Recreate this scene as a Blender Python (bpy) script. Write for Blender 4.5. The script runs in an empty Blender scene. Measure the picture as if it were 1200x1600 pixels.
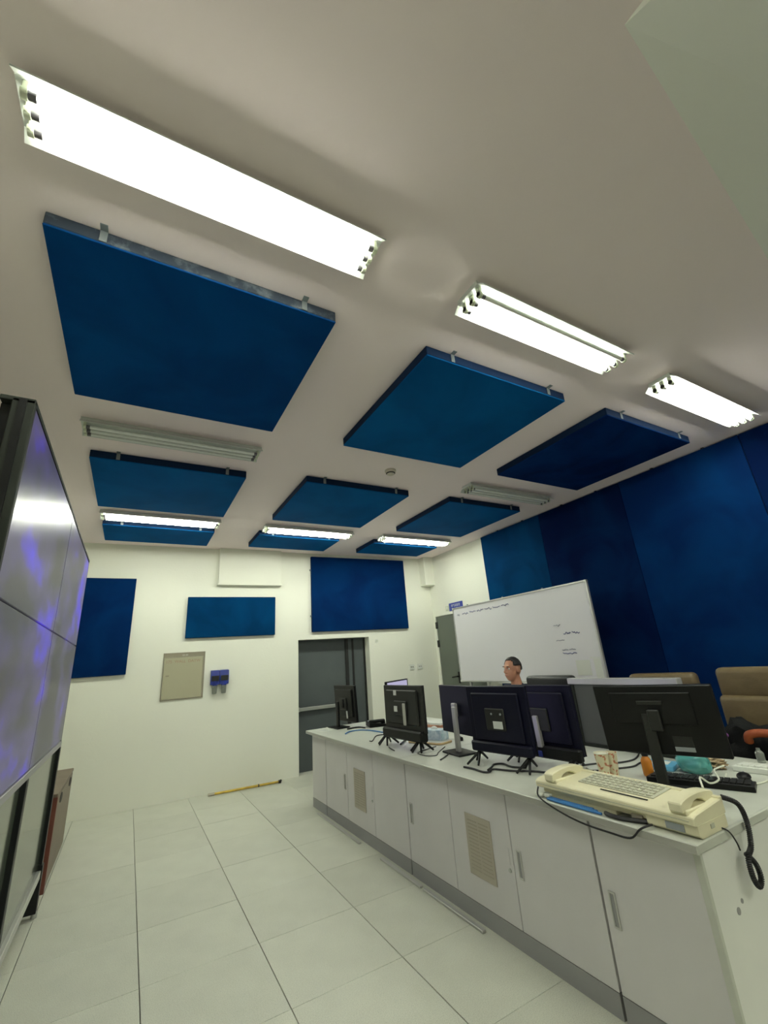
import bpy, bmesh, math, random
from mathutils import Vector, Matrix, noise

S = bpy.context.scene
COL = S.collection
R = math.radians
rnd = random.Random(7)

# ------------------------------------------------------------------ camera
CAM_H, CEIL = 1.484, 3.261
cd = bpy.data.cameras.new('camera')
cam = bpy.data.objects.new('camera', cd)
COL.objects.link(cam)
cd.sensor_fit = 'VERTICAL'
cd.sensor_height = 36.0
cd.sensor_width = 27.0
cd.lens = 668.32 / 1600 * 36.0
cd.clip_start = 0.02
M = Matrix(((0.8710833648513486, -0.48598357972470585, -0.07094879644551108),
            (0.10013199488210253, 0.31715710319883983, -0.9430720839313806),
            (0.48081946204374537, 0.8143901596456742, 0.32493278195880937)))
rx, dn, fw = M[0], M[1], M[2]
cm = Matrix((rx, -dn, -fw)).transposed().to_4x4()
cm.translation = (0, 0, CAM_H)
cam.matrix_world = cm
S.camera = cam

# ------------------------------------------------------------------ world, exposure
w = bpy.data.worlds.new('world'); S.world = w
w.use_nodes = True
w.node_tree.nodes['Background'].inputs[0].default_value = (0.8, 0.9, 0.85, 1)
w.node_tree.nodes['Background'].inputs[1].default_value = 0.02
S.view_settings.view_transform = 'Standard'
S.view_settings.look = 'None'
S.view_settings.gamma = 1.0
S.view_settings.exposure = 0.86
S.view_settings.use_curve_mapping = False
S.cycles.use_denoising = True
S.cycles.max_bounces = 8
S.cycles.diffuse_bounces = 5
S.cycles.caustics_reflective = False
S.cycles.caustics_refractive = False
S.cycles.sample_clamp_indirect = 6.0
TUBE_POWER = 30.0          # emission strength of a lit tube
TUBE_COL = (0.98, 1.0, 0.86)

# ------------------------------------------------------------------ materials
def nodes_of(name):
    m = bpy.data.materials.new(name); m.use_nodes = True
    nt = m.node_tree; b = nt.nodes['Principled BSDF']
    return m, nt, b

def mat(name, col, rough=0.5, metal=0.0, spec=0.5, var=0.0, vscale=6.0, bump=0.0, bscale=60.0, trans=0.0, alpha=1.0, coat=0.0, sheen=0.0, var_col=None, ramp=(0.35, 0.68)):
    m, nt, b = nodes_of(name)
    b.inputs['Base Color'].default_value = (*col, 1)
    b.inputs['Roughness'].default_value = rough
    b.inputs['Metallic'].default_value = metal
    b.inputs['Specular IOR Level'].default_value = spec
    b.inputs['Transmission Weight'].default_value = trans
    b.inputs['Alpha'].default_value = alpha
    b.inputs['Coat Weight'].default_value = coat
    b.inputs['Sheen Weight'].default_value = sheen
    if var or bump or var_col:
        tc = nt.nodes.new('ShaderNodeTexCoord')
    if var or var_col:
        n = nt.nodes.new('ShaderNodeTexNoise'); n.inputs['Scale'].default_value = vscale; n.inputs['Detail'].default_value = 5
        nt.links.new(tc.outputs['Object'], n.inputs['Vector'])
        r = nt.nodes.new('ShaderNodeValToRGB')
        c2 = var_col or tuple(c * (1 - var) for c in col)
        r.color_ramp.elements[0].position = ramp[0]; r.color_ramp.elements[1].position = ramp[1]
        r.color_ramp.elements[0].color = (*c2, 1); r.color_ramp.elements[1].color = (*col, 1)
        nt.links.new(n.outputs['Fac'], r.inputs['Fac']); nt.links.new(r.outputs['Color'], b.inputs['Base Color'])
    if bump:
        n2 = nt.nodes.new('ShaderNodeTexNoise'); n2.inputs['Scale'].default_value = bscale; n2.inputs['Detail'].default_value = 3
        nt.links.new(tc.outputs['Object'], n2.inputs['Vector'])
        bp = nt.nodes.new('ShaderNodeBump'); bp.inputs['Strength'].default_value = bump; bp.inputs['Distance'].default_value = 0.01
        nt.links.new(n2.outputs['Fac'], bp.inputs['Height']); nt.links.new(bp.outputs['Normal'], b.inputs['Normal'])
    return m

def emit(name, col, strength):
    m, nt, b = nodes_of(name)
    b.inputs['Base Color'].default_value = (*col, 1)
    b.inputs['Emission Color'].default_value = (*col, 1)
    b.inputs['Emission Strength'].default_value = strength
    return m

def tile_material():
    m, nt, b = nodes_of('floor_tile')
    tc = nt.nodes.new('ShaderNodeTexCoord'); oi = nt.nodes.new('ShaderNodeObjectInfo')
    n = nt.nodes.new('ShaderNodeTexNoise'); n.inputs['Scale'].default_value = 260; n.inputs['Detail'].default_value = 2
    n3 = nt.nodes.new('ShaderNodeTexNoise'); n3.inputs['Scale'].default_value = 5; n3.inputs['Detail'].default_value = 4
    nt.links.new(tc.outputs['Object'], n.inputs['Vector']); nt.links.new(tc.outputs['Object'], n3.inputs['Vector'])
    r = nt.nodes.new('ShaderNodeValToRGB')
    r.color_ramp.elements[0].position = 0.34; r.color_ramp.elements[0].color = (0.44, 0.45, 0.39, 1)
    r.color_ramp.elements[1].position = 0.52; r.color_ramp.elements[1].color = (0.60, 0.61, 0.53, 1)
    nt.links.new(n.outputs['Fac'], r.inputs['Fac'])
    mx = nt.nodes.new('ShaderNodeMixRGB'); mx.blend_type = 'MULTIPLY'; mx.inputs['Fac'].default_value = 1.0
    r2 = nt.nodes.new('ShaderNodeValToRGB')
    r2.color_ramp.elements[0].position = 0.3; r2.color_ramp.elements[0].color = (0.94, 0.94, 0.94, 1)
    r2.color_ramp.elements[1].position = 0.6; r2.color_ramp.elements[1].color = (1, 1, 1, 1)
    nt.links.new(n3.outputs['Fac'], r2.inputs['Fac'])
    nt.links.new(r.outputs['Color'], mx.inputs['Color1']); nt.links.new(r2.outputs['Color'], mx.inputs['Color2'])
    hs = nt.nodes.new('ShaderNodeHueSaturation')
    mr = nt.nodes.new('ShaderNodeMapRange'); mr.inputs['To Min'].default_value = 0.94; mr.inputs['To Max'].default_value = 1.04
    nt.links.new(oi.outputs['Random'], mr.inputs['Value']); nt.links.new(mr.outputs['Result'], hs.inputs['Value'])
    nt.links.new(mx.outputs['Color'], hs.inputs['Color']); nt.links.new(hs.outputs['Color'], b.inputs['Base Color'])
    b.inputs['Roughness'].default_value = 0.42
    b.inputs['Specular IOR Level'].default_value = 0.35
    return m

def felt(name, c1, c2):
    """acoustic fabric with brushed nap patches"""
    m, nt, b = nodes_of(name)
    tc = nt.nodes.new('ShaderNodeTexCoord')
    n = nt.nodes.new('ShaderNodeTexNoise'); n.inputs['Scale'].default_value = 1.7; n.inputs['Detail'].default_value = 3; n.inputs['Distortion'].default_value = 0.6
    nt.links.new(tc.outputs['Object'], n.inputs['Vector'])
    r = nt.nodes.new('ShaderNodeValToRGB')
    r.color_ramp.elements[0].position = 0.38; r.color_ramp.elements[0].color = (*c1, 1)
    r.color_ramp.elements[1].position = 0.62; r.color_ramp.elements[1].color = (*c2, 1)
    nt.links.new(n.outputs['Fac'], r.inputs['Fac']); nt.links.new(r.outputs['Color'], b.inputs['Base Color'])
    n2 = nt.nodes.new('ShaderNodeTexNoise'); n2.inputs['Scale'].default_value = 240
    nt.links.new(tc.outputs['Object'], n2.inputs['Vector'])
    bp = nt.nodes.new('ShaderNodeBump'); bp.inputs['Strength'].default_value = 0.25; bp.inputs['Distance'].default_value = 0.004
    nt.links.new(n2.outputs['Fac'], bp.inputs['Height']); nt.links.new(bp.outputs['Normal'], b.inputs['Normal'])
    b.inputs['Roughness'].default_value = 0.85
    b.inputs['Specular IOR Level'].default_value = 0.04
    return m

def dusty():
    """dark panel rim rubbed with plaster dust"""
    m, nt, b = nodes_of('dusty_rim')
    tc = nt.nodes.new('ShaderNodeTexCoord')
    n = nt.nodes.new('ShaderNodeTexNoise'); n.inputs['Scale'].default_value = 9; n.inputs['Detail'].default_value = 8; n.inputs['Roughness'].default_value = 0.7
    nt.links.new(tc.outputs['Object'], n.inputs['Vector'])
    r = nt.nodes.new('ShaderNodeValToRGB')
    r.color_ramp.elements[0].position = 0.50; r.color_ramp.elements[0].color = (0.010, 0.020, 0.035, 1)
    r.color_ramp.elements[1].position = 0.85; r.color_ramp.elements[1].color = (0.18, 0.21, 0.23, 1)
    nt.links.new(n.outputs['Fac'], r.inputs['Fac']); nt.links.new(r.outputs['Color'], b.inputs['Base Color'])
    b.inputs['Roughness'].default_value = 0.7
    return m

def screen_mat():
    """glossy video wall screen with a dim lavender picture, violet spots and grey haze put in as emission"""
    m, nt, b = nodes_of('video_screen')
    tc = nt.nodes.new('ShaderNodeTexCoord')
    mp = nt.nodes.new('ShaderNodeMapping'); mp.inputs['Scale'].default_value = (1, 0.45, 0.9)
    nt.links.new(tc.outputs['Object'], mp.inputs['Vector'])
    n = nt.nodes.new('ShaderNodeTexNoise'); n.inputs['Scale'].default_value = 3.2; n.inputs['Detail'].default_value = 3
    nt.links.new(mp.outputs['Vector'], n.inputs['Vector'])
    r = nt.nodes.new('ShaderNodeValToRGB')
    e = r.color_ramp.elements
    e[0].position = 0.40; e[0].color = (0.022, 0.022, 0.026, 1)
    e[1].position = 0.56; e[1].color = (0.042, 0.034, 0.095, 1)
    k = e.new(0.68); k.color = (0.040, 0.018, 0.42, 1)
    nt.links.new(n.outputs['Fac'], r.inputs['Fac'])
    nt.links.new(r.outputs['Color'], b.inputs['Emission Color'])
    b.inputs['Emission Strength'].default_value = 0.75
    b.inputs['Base Color'].default_value = (0.02, 0.02, 0.03, 1)
    b.inputs['Roughness'].default_value = 0.30
    b.inputs['Specular IOR Level'].default_value = 0.10
    return m

MT = dict(
    wall=mat('wall_paint', (0.80, 0.81, 0.72), 0.75, bump=0.12, bscale=35, spec=0.25),
    ceil=mat('ceiling_paint', (0.93, 0.82, 0.82), 0.85, bump=0.08, bscale=30, spec=0.2),
    tile=tile_material(),
    grout=mat('floor_joint', (0.05, 0.05, 0.04), 0.95),
    blue=felt('blue_felt', (0.0010, 0.070, 0.23), (0.0014, 0.092, 0.29)),  # ceiling felts: brighter copies of the wall felts, offsetting weak indirect light
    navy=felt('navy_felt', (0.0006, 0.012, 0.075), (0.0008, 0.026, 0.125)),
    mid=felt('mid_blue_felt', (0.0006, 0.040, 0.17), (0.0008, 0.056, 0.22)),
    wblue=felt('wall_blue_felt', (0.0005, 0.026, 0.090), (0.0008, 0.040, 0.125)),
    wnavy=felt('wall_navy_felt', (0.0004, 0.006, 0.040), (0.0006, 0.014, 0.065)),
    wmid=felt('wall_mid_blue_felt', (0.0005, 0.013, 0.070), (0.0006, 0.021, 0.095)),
    rim=mat('panel_rim', (0.001, 0.014, 0.050), 0.8, spec=0.2),
    dust=dusty(),
    clip=mat('zinc_clip', (0.22, 0.25, 0.26), 0.45, metal=0.5),
    lampwhite=mat('lamp_enamel', (0.60, 0.63, 0.60), 0.45),
    holder=mat('lamp_holder_plastic', (0.62, 0.66, 0.52), 0.5),
    tube_on=emit('tube_lit', TUBE_COL, TUBE_POWER),
    tube_off=mat('tube_unlit', (0.78, 0.80, 0.76), 0.25),
    tubecap=mat('tube_cap', (0.16, 0.15, 0.17), 0.35, metal=0.7),
    slot=mat('dark_slot', (0.03, 0.03, 0.028), 0.8),
    doorg=mat('grey_door_paint', (0.066, 0.080, 0.084), 0.5, var=0.12, vscale=2),
    doorg2=mat('green_grey_door_paint', (0.115, 0.135, 0.11), 0.5, var=0.1, vscale=2),
    steel=mat('brushed_steel', (0.50, 0.52, 0.50), 0.35, metal=0.8),
    cabinet=mat('grey_laminate', (0.66, 0.645, 0.655), 0.5, var=0.05, vscale=3),
    cabend=mat('pale_laminate', (0.78, 0.79, 0.76), 0.45, var=0.06, vscale=2.5),
    top=mat('worktop_laminate', (0.55, 0.57, 0.51), 0.38, var=0.06, vscale=12),
    edge=mat('worktop_edge', (0.36, 0.36, 0.33), 0.45),
    plinth=mat('plinth_grey', (0.30, 0.30, 0.305), 0.55),
    slotv=mat('vent_slot_shade', (0.36, 0.33, 0.265), 0.6),
    vent=mat('vent_beige', (0.43, 0.395, 0.325), 0.5),
    black=mat('black_plastic', (0.0045, 0.005, 0.0055), 0.45, spec=0.25),
    black2=mat('dark_grey_plastic', (0.017, 0.018, 0.017), 0.5, spec=0.3),
    navyp=mat('blue_black_plastic', (0.003, 0.0035, 0.014), 0.42, spec=0.22),
    silver=mat('silver_plastic', (0.42, 0.42, 0.40), 0.35, metal=0.4),
    glass=mat('lower_glass', (0.09, 0.11, 0.085), 0.10, spec=0.8),
    frame=mat('frame_dark', (0.016, 0.019, 0.015), 0.7, spec=0.2),
    label=mat('white_label', (0.60, 0.62, 0.60), 0.6),
    label2=mat('grey_label', (0.30, 0.33, 0.35), 0.6),
    yellow=mat('yellow_pole_paint', (0.62, 0.42, 0.05), 0.5, var=0.35, vscale=14),
    ebox=mat('beige_steel', (0.36, 0.345, 0.24), 0.5),
    eframe=mat('beige_steel_frame', (0.25, 0.23, 0.17), 0.5),
    red=mat('faded_red_print', (0.30, 0.20, 0.14), 0.7),
    bluep=mat('blue_plastic', (0.015, 0.03, 0.22), 0.3),
    clear=mat('smoked_clear_plastic', (0.55, 0.60, 0.55), 0.12, trans=0.7),
    signb=mat('blue_sign', (0.035, 0.055, 0.30), 0.4),
    white=mat('white_plastic', (0.72, 0.74, 0.68), 0.4),
    board=mat('whiteboard_enamel', (0.74, 0.735, 0.76), 0.22, spec=0.5),
    ink=mat('marker_ink', (0.10, 0.11, 0.25), 0.6),
    ink2=mat('faint_marker_ink', (0.30, 0.31, 0.36), 0.6),
    alu=mat('aluminium', (0.55, 0.55, 0.53), 0.35, metal=0.6),
    greyfab=mat('partition_grey', (0.060, 0.064, 0.060), 0.7),
    cream=mat('cream_phone_plastic', (0.74, 0.70, 0.50), 0.4),
    keys=mat('phone_key_grey', (0.50, 0.50, 0.40), 0.6),
    ether=mat('blue_cable', (0.03, 0.16, 0.42), 0.45),
    cable=mat('black_cable', (0.012, 0.012, 0.014), 0.5),
    whitec=mat('white_cable', (0.75, 0.77, 0.66), 0.4),
    yellowc=mat('yellow_cable', (0.55, 0.40, 0.20), 0.5),
    cup=mat('floral_paper', (0.74, 0.70, 0.48), 0.6, vscale=40, var_col=(0.55, 0.20, 0.10), ramp=(0.42, 0.46)),
    cupin=mat('paper_rim', (0.75, 0.75, 0.62), 0.6),
    orange=mat('orange_liquid', (0.62, 0.22, 0.02), 0.15),
    cyanbag=mat('turquoise_film', (0.12, 0.50, 0.46), 0.14, trans=0.35, bump=0.35, bscale=12, coat=0.5),
    cyan=mat('light_blue_pack', (0.12, 0.40, 0.62), 0.3),
    tan=mat('tan_string', (0.45, 0.34, 0.20), 0.7, var=0.5, vscale=40, bump=0.8, bscale=50),
    leather=mat('tan_leather', (0.135, 0.097, 0.048), 0.45, var=0.2, vscale=9, bump=0.35, bscale=22),
    leatherl=mat('pale_leather', (0.33, 0.29, 0.20), 0.5, var=0.2, vscale=9),
    blackleather=mat('black_leather', (0.014, 0.015, 0.015), 0.4, bump=0.2, bscale=30),
    bag=mat('black_nylon', (0.004, 0.0045, 0.005), 0.7, spec=0.12, bump=0.8, bscale=18),
    strap=mat('orange_strap', (0.24, 0.045, 0.006), 0.55),
    brown=mat('brown_laminate', (0.155, 0.115, 0.085), 0.5, var=0.15, vscale=5),
    redbrown=mat('red_brown_edge', (0.12, 0.03, 0.018), 0.5),
    paper=mat('paper', (0.66, 0.68, 0.62), 0.7),
    pink=mat('salmon_paper', (0.62, 0.34, 0.22), 0.7),
    tissue=mat('tissue_box_print', (0.60, 0.68, 0.70), 0.5, vscale=30, var_col=(0.30, 0.42, 0.50)),
    skin=mat('skin', (0.42, 0.20, 0.125), 0.5),
    hair=mat('dark_hair', (0.012, 0.010, 0.010), 0.6),
    shirt=mat('navy_cloth', (0.008, 0.010, 0.035), 0.8, bump=0.3, bscale=25),
    trouser=mat('charcoal_cloth', (0.02, 0.02, 0.022), 0.85),
    eye=mat('eye_white', (0.7, 0.7, 0.66), 0.2),
    lip=mat('lip', (0.30, 0.09, 0.07), 0.5),
    smoke=mat('detector_plastic', (0.62, 0.56, 0.48), 0.5),
    scr_purple=emit('monitor_picture', (0.30, 0.28, 0.42), 0.6),
    video=screen_mat(),
    purple=mat('purple_plastic', (0.20, 0.06, 0.25), 0.4),
    beam=mat('soffit_paint', (0.80, 0.81, 0.74), 0.85, bump=0.08, bscale=30),
)

# ------------------------------------------------------------------ mesh helpers
def tag(o, label=None, cat=None, group=None, kind=None):
    if label: o['label'] = label
    if cat: o['category'] = cat
    if group: o['group'] = group
    if kind: o['kind'] = kind
    return o

def empty(name, loc=(0, 0, 0), rz=0.0):
    o = bpy.data.objects.new(name, None); COL.objects.link(o)
    o.location = loc; o.rotation_euler = (0, 0, rz); o.empty_display_size = 0.1
    return o

class MB:
    """collects shapes, then becomes one mesh object"""
    def __init__(s): s.bm = bmesh.new()
    def box(s, a, b, bev=0.0, seg=1, mtx=None):
        t = bmesh.new(); bmesh.ops.create_cube(t, size=1.0)
        ctr = [(p + q) / 2 for p, q in zip(a, b)]; sz = [abs(q - p) for p, q in zip(a, b)]
        for v in t.verts: v.co = Vector((ctr[0] + v.co.x * sz[0], ctr[1] + v.co.y * sz[1], ctr[2] + v.co.z * sz[2]))
        if bev: bmesh.ops.bevel(t, geom=t.edges[:], offset=min(bev, min(sz) * 0.45), segments=seg, affect='EDGES', profile=0.5)
        return s._add(t, mtx)
    def _add(s, t, mtx=None):
        if mtx is not None: t.transform(mtx)
        me = bpy.data.meshes.new('tmp'); t.to_mesh(me); t.free(); s.bm.from_mesh(me); bpy.data.meshes.remove(me)
        return s
    def prism(s, pts, z0, z1, axis='z', bev=0.0):
        """polygon pts extruded between z0 and z1 along an axis"""
        t = bmesh.new()
        def P(p, h): return {'z': (p[0], p[1], h), 'y': (p[0], h, p[1]), 'x': (h, p[0], p[1])}[axis]
        lo = [t.verts.new(P(p, z0)) for p in pts]; hi = [t.verts.new(P(p, z1)) for p in pts]
        n = len(pts); t.faces.new(lo[::-1]); t.faces.new(hi)
        for i in range(n): t.faces.new((lo[i], lo[(i + 1) % n], hi[(i + 1) % n], hi[i]))
        bmesh.ops.recalc_face_normals(t, faces=t.faces[:])
        if bev: bmesh.ops.bevel(t, geom=t.edges[:], offset=bev, segments=1, affect='EDGES')
        return s._add(t)
    def cyl(s, a, b, r, r2=None, n=14, caps=True):
        a, b = Vector(a), Vector(b); d = b - a
        t = bmesh.new()
        bmesh.ops.create_cone(t, cap_ends=caps, segments=n, radius1=r, radius2=r if r2 is None else r2, depth=d.length)
        t.transform(Matrix.Translation((a + b) / 2) @ d.to_track_quat('Z', 'Y').to_matrix().to_4x4())
        return s._add(t)
    def ball(s, c, r, sc=(1, 1, 1), n=12, mtx=None):
        t = bmesh.new(); bmesh.ops.create_uvsphere(t, u_segments=n + 4, v_segments=n, radius=r)
        m = Matrix.Diagonal((*sc, 1))
        if mtx is not None: m = mtx @ m
        t.transform(Matrix.Translation(c) @ m)
        return s._add(t)
    def tube(s, pts, r, n=6, sub=5, closed=False):
        P = [Vector(p) for p in pts]; Q = []
        for i in range(len(P) - 1):
            p0, p1, p2, p3 = P[max(i - 1, 0)], P[i], P[i + 1], P[min(i + 2, len(P) - 1)]
            for k in range(sub):
                t = k / sub
                Q.append(0.5 * ((2 * p1) + (p2 - p0) * t + (2 * p0 - 5 * p1 + 4 * p2 - p3) * t * t + (3 * p1 - p0 - 3 * p2 + p3) * t ** 3))
        Q.append(P[-1])
        rings = []; up = Vector((0, 0, 1)); prev = None
        for i, q in enumerate(Q):
            d = (Q[min(i + 1, len(Q) - 1)] - Q[max(i - 1, 0)]).normalized()
            if prev is None:
                a = d.cross(up)
                if a.length < 0.1: a = d.cross(Vector((1, 0, 0)))
            else: a = prev - d * prev.dot(d)
            a.normalize(); prev = a; b = d.cross(a)
            rings.append([s.bm.verts.new(q + (a * math.cos(2 * math.pi * k / n) + b * math.sin(2 * math.pi * k / n)) * r) for k in range(n)])
        for u, v in zip(rings, rings[1:]):
            for k in range(n): s.bm.faces.new((u[k], u[(k + 1) % n], v[(k + 1) % n], v[k]))
        s.bm.faces.new(rings[0][::-1]); s.bm.faces.new(rings[-1])
        return s
    def lathe(s, prof, c=(0, 0, 0), n=20):
        rings = [[s.bm.verts.new((c[0] + r * math.cos(2 * math.pi * k / n), c[1] + r * math.sin(2 * math.pi * k / n), c[2] + z)) for k in range(n)] for r, z in prof]
        for u, v in zip(rings, rings[1:]):
            for k in range(n): s.bm.faces.new((u[k], u[(k + 1) % n], v[(k + 1) % n], v[k]))
        if prof[0][0] > 0: s.bm.faces.new(rings[0][::-1])
        return s
    def obj(s, name, m, parent=None, smooth=False):
        me = bpy.data.meshes.new(name); s.bm.normal_update(); s.bm.to_mesh(me); s.bm.free()
        for mm in (m if isinstance(m, (list, tuple)) else [m]): me.materials.append(mm)
        if smooth:
            me.polygons.foreach_set('use_smooth', [True] * len(me.polygons))
            me.set_sharp_from_angle(angle=R(40))
        o = bpy.data.objects.new(name, me); COL.objects.link(o)
        if parent is not None: o.parent = parent
        return o

def box(name, a, b, m, parent=None, bev=0.0, mtx=None):
    return MB().box(a, b, bev, mtx=mtx).obj(name, m, parent)

def link_copy(o, parent=None):
    c = o.copy(); COL.objects.link(c)
    if parent is not None: c.parent = parent
    return c

def copy_tree(o, parent=None):
    c = link_copy(o, parent)
    for ch in [k for k in COL.objects if k.parent == o]: copy_tree(ch, c)
    return c

def struct(o): o['kind'] = 'structure'; return o

def text(name, body, size, m, mtx, parent, spacing=1.0):
    cu = bpy.data.curves.new(name, 'FONT'); cu.body = body; cu.size = size
    cu.align_x = 'CENTER'; cu.align_y = 'CENTER'; cu.extrude = 0.0006; cu.space_character = spacing
    cu.materials.append(m)
    t_ = bpy.data.objects.new('tmp', cu); COL.objects.link(t_)
    bpy.context.view_layer.update()
    me = bpy.data.meshes.new_from_object(t_.evaluated_get(bpy.context.evaluated_depsgraph_get()))
    bpy.data.objects.remove(t_)
    o = bpy.data.objects.new(name, me); COL.objects.link(o); o.parent = parent; o.matrix_local = mtx
    return o

# ------------------------------------------------------------------ the room
XL, XR, YB = -1.25, 4.83, -3.2
FA = math.atan(-0.0255)
def FW(x): return 6.77 - 0.0255 * (x - 1.0)

fl = struct(box('floor', (XL - .1, YB - .1, -0.12), (XR + .1, 7.1, -0.012), MT['grout']))
tproto = None
for i in range(-3, 8):
    for j in range(-6, 6):
        x0, y0 = 0.203 + 0.6 * i, 3.73 + 0.6 * j
        if x0 + .6 < XL or x0 > XR or y0 + .6 < YB or y0 > 6.9: continue
        if tproto is None:
            tproto = MB().box((0.002, 0.001, -0.012), (0.598, 0.599, 0.0), 0.001).obj('floor_tile', MT['tile'], fl); t = tproto
        else: t = link_copy(tproto, fl)
        t.location = (x0, y0, rnd.uniform(-0.0008, 0.0004))

ceil_ = struct(box('ceiling', (XL - .1, YB - .1, CEIL), (XR + .1, 7.1, CEIL + 0.1), MT['ceil']))
struct(box('wall_left', (XL - .1, YB, 0), (XL, 7.0, CEIL), MT['wall']))
struct(box('wall_back', (XL, YB - .1, 0), (XR, YB, CEIL), MT['wall']))
# far wall with its doorway, in a frame turned by 1.5 degrees
far = MB()
DX0, DX1, DZ = 2.25, 3.475, 1.865
def fx(x): return (x - 1.0) / math.cos(FA)
far.box((fx(XL), 0, 0), (fx(DX0), 0.25, CEIL)); far.box((fx(DX1), 0, 0), (fx(XR), 0.25, CEIL)); far.box((fx(DX0), 0, DZ), (fx(DX1), 0.25, CEIL))
far = far.obj('wall_far', MT['wall']); far.location = (1, 6.77, 0); far.rotation_euler = (0, 0, FA); struct(far)
struct(box('wall_right', (XR, YB, 0), (XR + .1, 7.0, CEIL), MT['wall']))
t = bmesh.new()
SX0, SY0, SY1, SZ = 1.12, 0.235, 0.68, 0.42  # sloped soffit, its tilt shaped so the lamps brighten this face
vs = [t.verts.new(p) for p in ((SX0, SY0, CEIL), (XR, SY1, CEIL), (XR, -0.75, CEIL), (SX0, -0.75, CEIL), (SX0, -0.75, CEIL - SZ), (XR, -0.75, CEIL - SZ))]
for q in ((0, 1, 2, 3), (0, 4, 5, 1), (0, 3, 4), (1, 5, 2), (3, 2, 5, 4)): t.faces.new([vs[i] for i in q])
bmesh.ops.recalc_face_normals(t, faces=t.faces[:])
so = MB()._add(t).obj('beam', MT['beam']); struct(so)

def onfar(name, loc_x, z=0.0, off=0.0):
    """an Empty on the far wall, local x along the wall, local -y out of it"""
    o = empty(name, (loc_x, FW(loc_x) - off, z), FA); return o

# door_1: dark grey door set deep in the far wall
d1 = onfar('door_1', DX0); struct(d1)
L = (DX1 - DX0) / math.cos(FA)
box('door_leaf', (0.0, 0.19, 0.0), (L * 0.72, 0.235, DZ), MT['doorg'], d1)
box('door_leaf', (L * 0.725, 0.185, 0.0), (L - 0.03, 0.235, DZ), MT['doorg'], d1)
box('door_frame', (L - 0.028, 0.17, 0.0), (L, 0.25, DZ), MT['black2'], d1)
box('astragal', (L * 0.70, 0.165, 0.0), (L * 0.745, 0.19, DZ), MT['black2'], d1, 0.004)
box('door_seal', (L * 0.80, 0.175, 0.0), (L * 0.83, 0.186, DZ), MT['black2'], d1, 0.003)
pb = MB().box((0.01, 0.135, 0.825), (L * 0.69, 0.16, 0.875), 0.008); pb.box((0.01, 0.135, 0.82), (0.07, 0.19, 0.88), 0.006); pb.box((L * .62, 0.135, 0.82), (L * .69, 0.19, 0.88), 0.006)
pb.obj('push_bar', MT['steel'], d1)['label'] = 'steel push bar across the grey door'
box('door_lining', (0, 0.16, DZ - 0.012), (L, 0.25, DZ), MT['doorg'], d1)

# door_2: green-grey door in the right wall beside the far corner
d2 = empty('door_2', (XR, 0, 0)); struct(d2)
box('door_leaf', (-0.012, 6.00, 0.0), (0.02, 6.57, 2.15), MT['doorg2'], d2, 0.003)
box('door_leaf', (-0.012, 5.43, 0.0), (0.02, 5.995, 2.15), MT['doorg2'], d2, 0.003)
fr = MB(); fr.box((-0.02, 6.575, 0), (0.01, 6.625, 2.20)); fr.box((-0.02, 5.37, 0), (0.01, 5.425, 2.20)); fr.box((-0.02, 5.425, 2.155), (0.01, 6.575, 2.20))
fr.obj('door_frame', MT['wall'], d2)
for z in (1.62, 1.94): MB().box((-0.022, 6.535, z), (-0.012, 6.60, z + 0.12), 0.003).obj('hinge', MT['black2'], d2)
h = MB().box((-0.022, 6.06, 1.02), (-0.012, 6.11, 1.20), 0.003); h.cyl((-0.012, 6.085, 1.13), (-0.06, 6.085, 1.13), 0.012); h.cyl((-0.06, 6.08, 1.13), (-0.06, 6.22, 1.115), 0.011)
h.obj('lever_handle', MT['black'], d2, True)['label'] = 'black lever handle'

# white casings
dk = onfar('trim_1', 1.02); struct(dk)
box('casing_body', (0.0, -0.075, 2.72), (0.935, 0.0, CEIL), MT['wall'], dk, 0.004)
box('casing_lip', (-0.012, -0.085, 2.70), (0.945, 0.0, 2.72), MT['wall'], dk, 0.003)
struct(box('trim_2', (4.62, 6.50, 2.73), (XR, 6.70, CEIL), MT['wall'], None, 0.004))
st = MB()
for a, b in ((2.42, 3.02), (3.05, 3.62), (4.0, 5.0)): st.box((1.862, a, 0.0), (1.888, b, 0.014), 0.002)
struct(st.obj('trim_3', MT['alu']))

# wall sockets on the far wall, right of the door
for k, x in enumerate((4.22, 4.385)):
    s = onfar('wall_socket', x, 1.28, 0.0)
    tag(s, ('white double socket plate nearer the grey door, low on the far wall', 'white double socket plate nearer the room corner, low on the far wall')[k], 'wall socket', 'sockets right of the grey door')
    box('face_plate', (0, -0.012, 0), (0.105, 0.0, 0.09), MT['white'], s, 0.003)
    for q in (0.03, 0.065): box('socket_hole', (q, -0.0135, 0.035), (q + 0.012, -0.011, 0.055), MT['slot'], s)
s = onfar('call_button', 3.62, 1.79, 0.0); tag(s, 'tiny round white button on the wall beside the top of the grey door', 'button')
MB().cyl((0, -0.012, 0), (0, 0, 0), 0.03).obj('button_base', MT['white'], s, True)
MB().cyl((0, -0.018, 0), (0, -0.012, 0), 0.015).obj('button_cap', MT['holder'], s, True)

# ------------------------------------------------------------------ acoustic panels
def clip(parent, p, sx=1, sy=1):
    m = MB(); m.box((p[0] - 0.014, p[1] - 0.004, p[2] - 0.03), (p[0] + 0.014, p[1], p[2] + 0.028), 0.002)
    m.box((p[0] - 0.014, p[1] - 0.035, p[2] + 0.026), (p[0] + 0.014, p[1], p[2] + 0.030), 0.001)
    return m.obj('mounting_clip', MT['clip'], parent)

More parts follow.
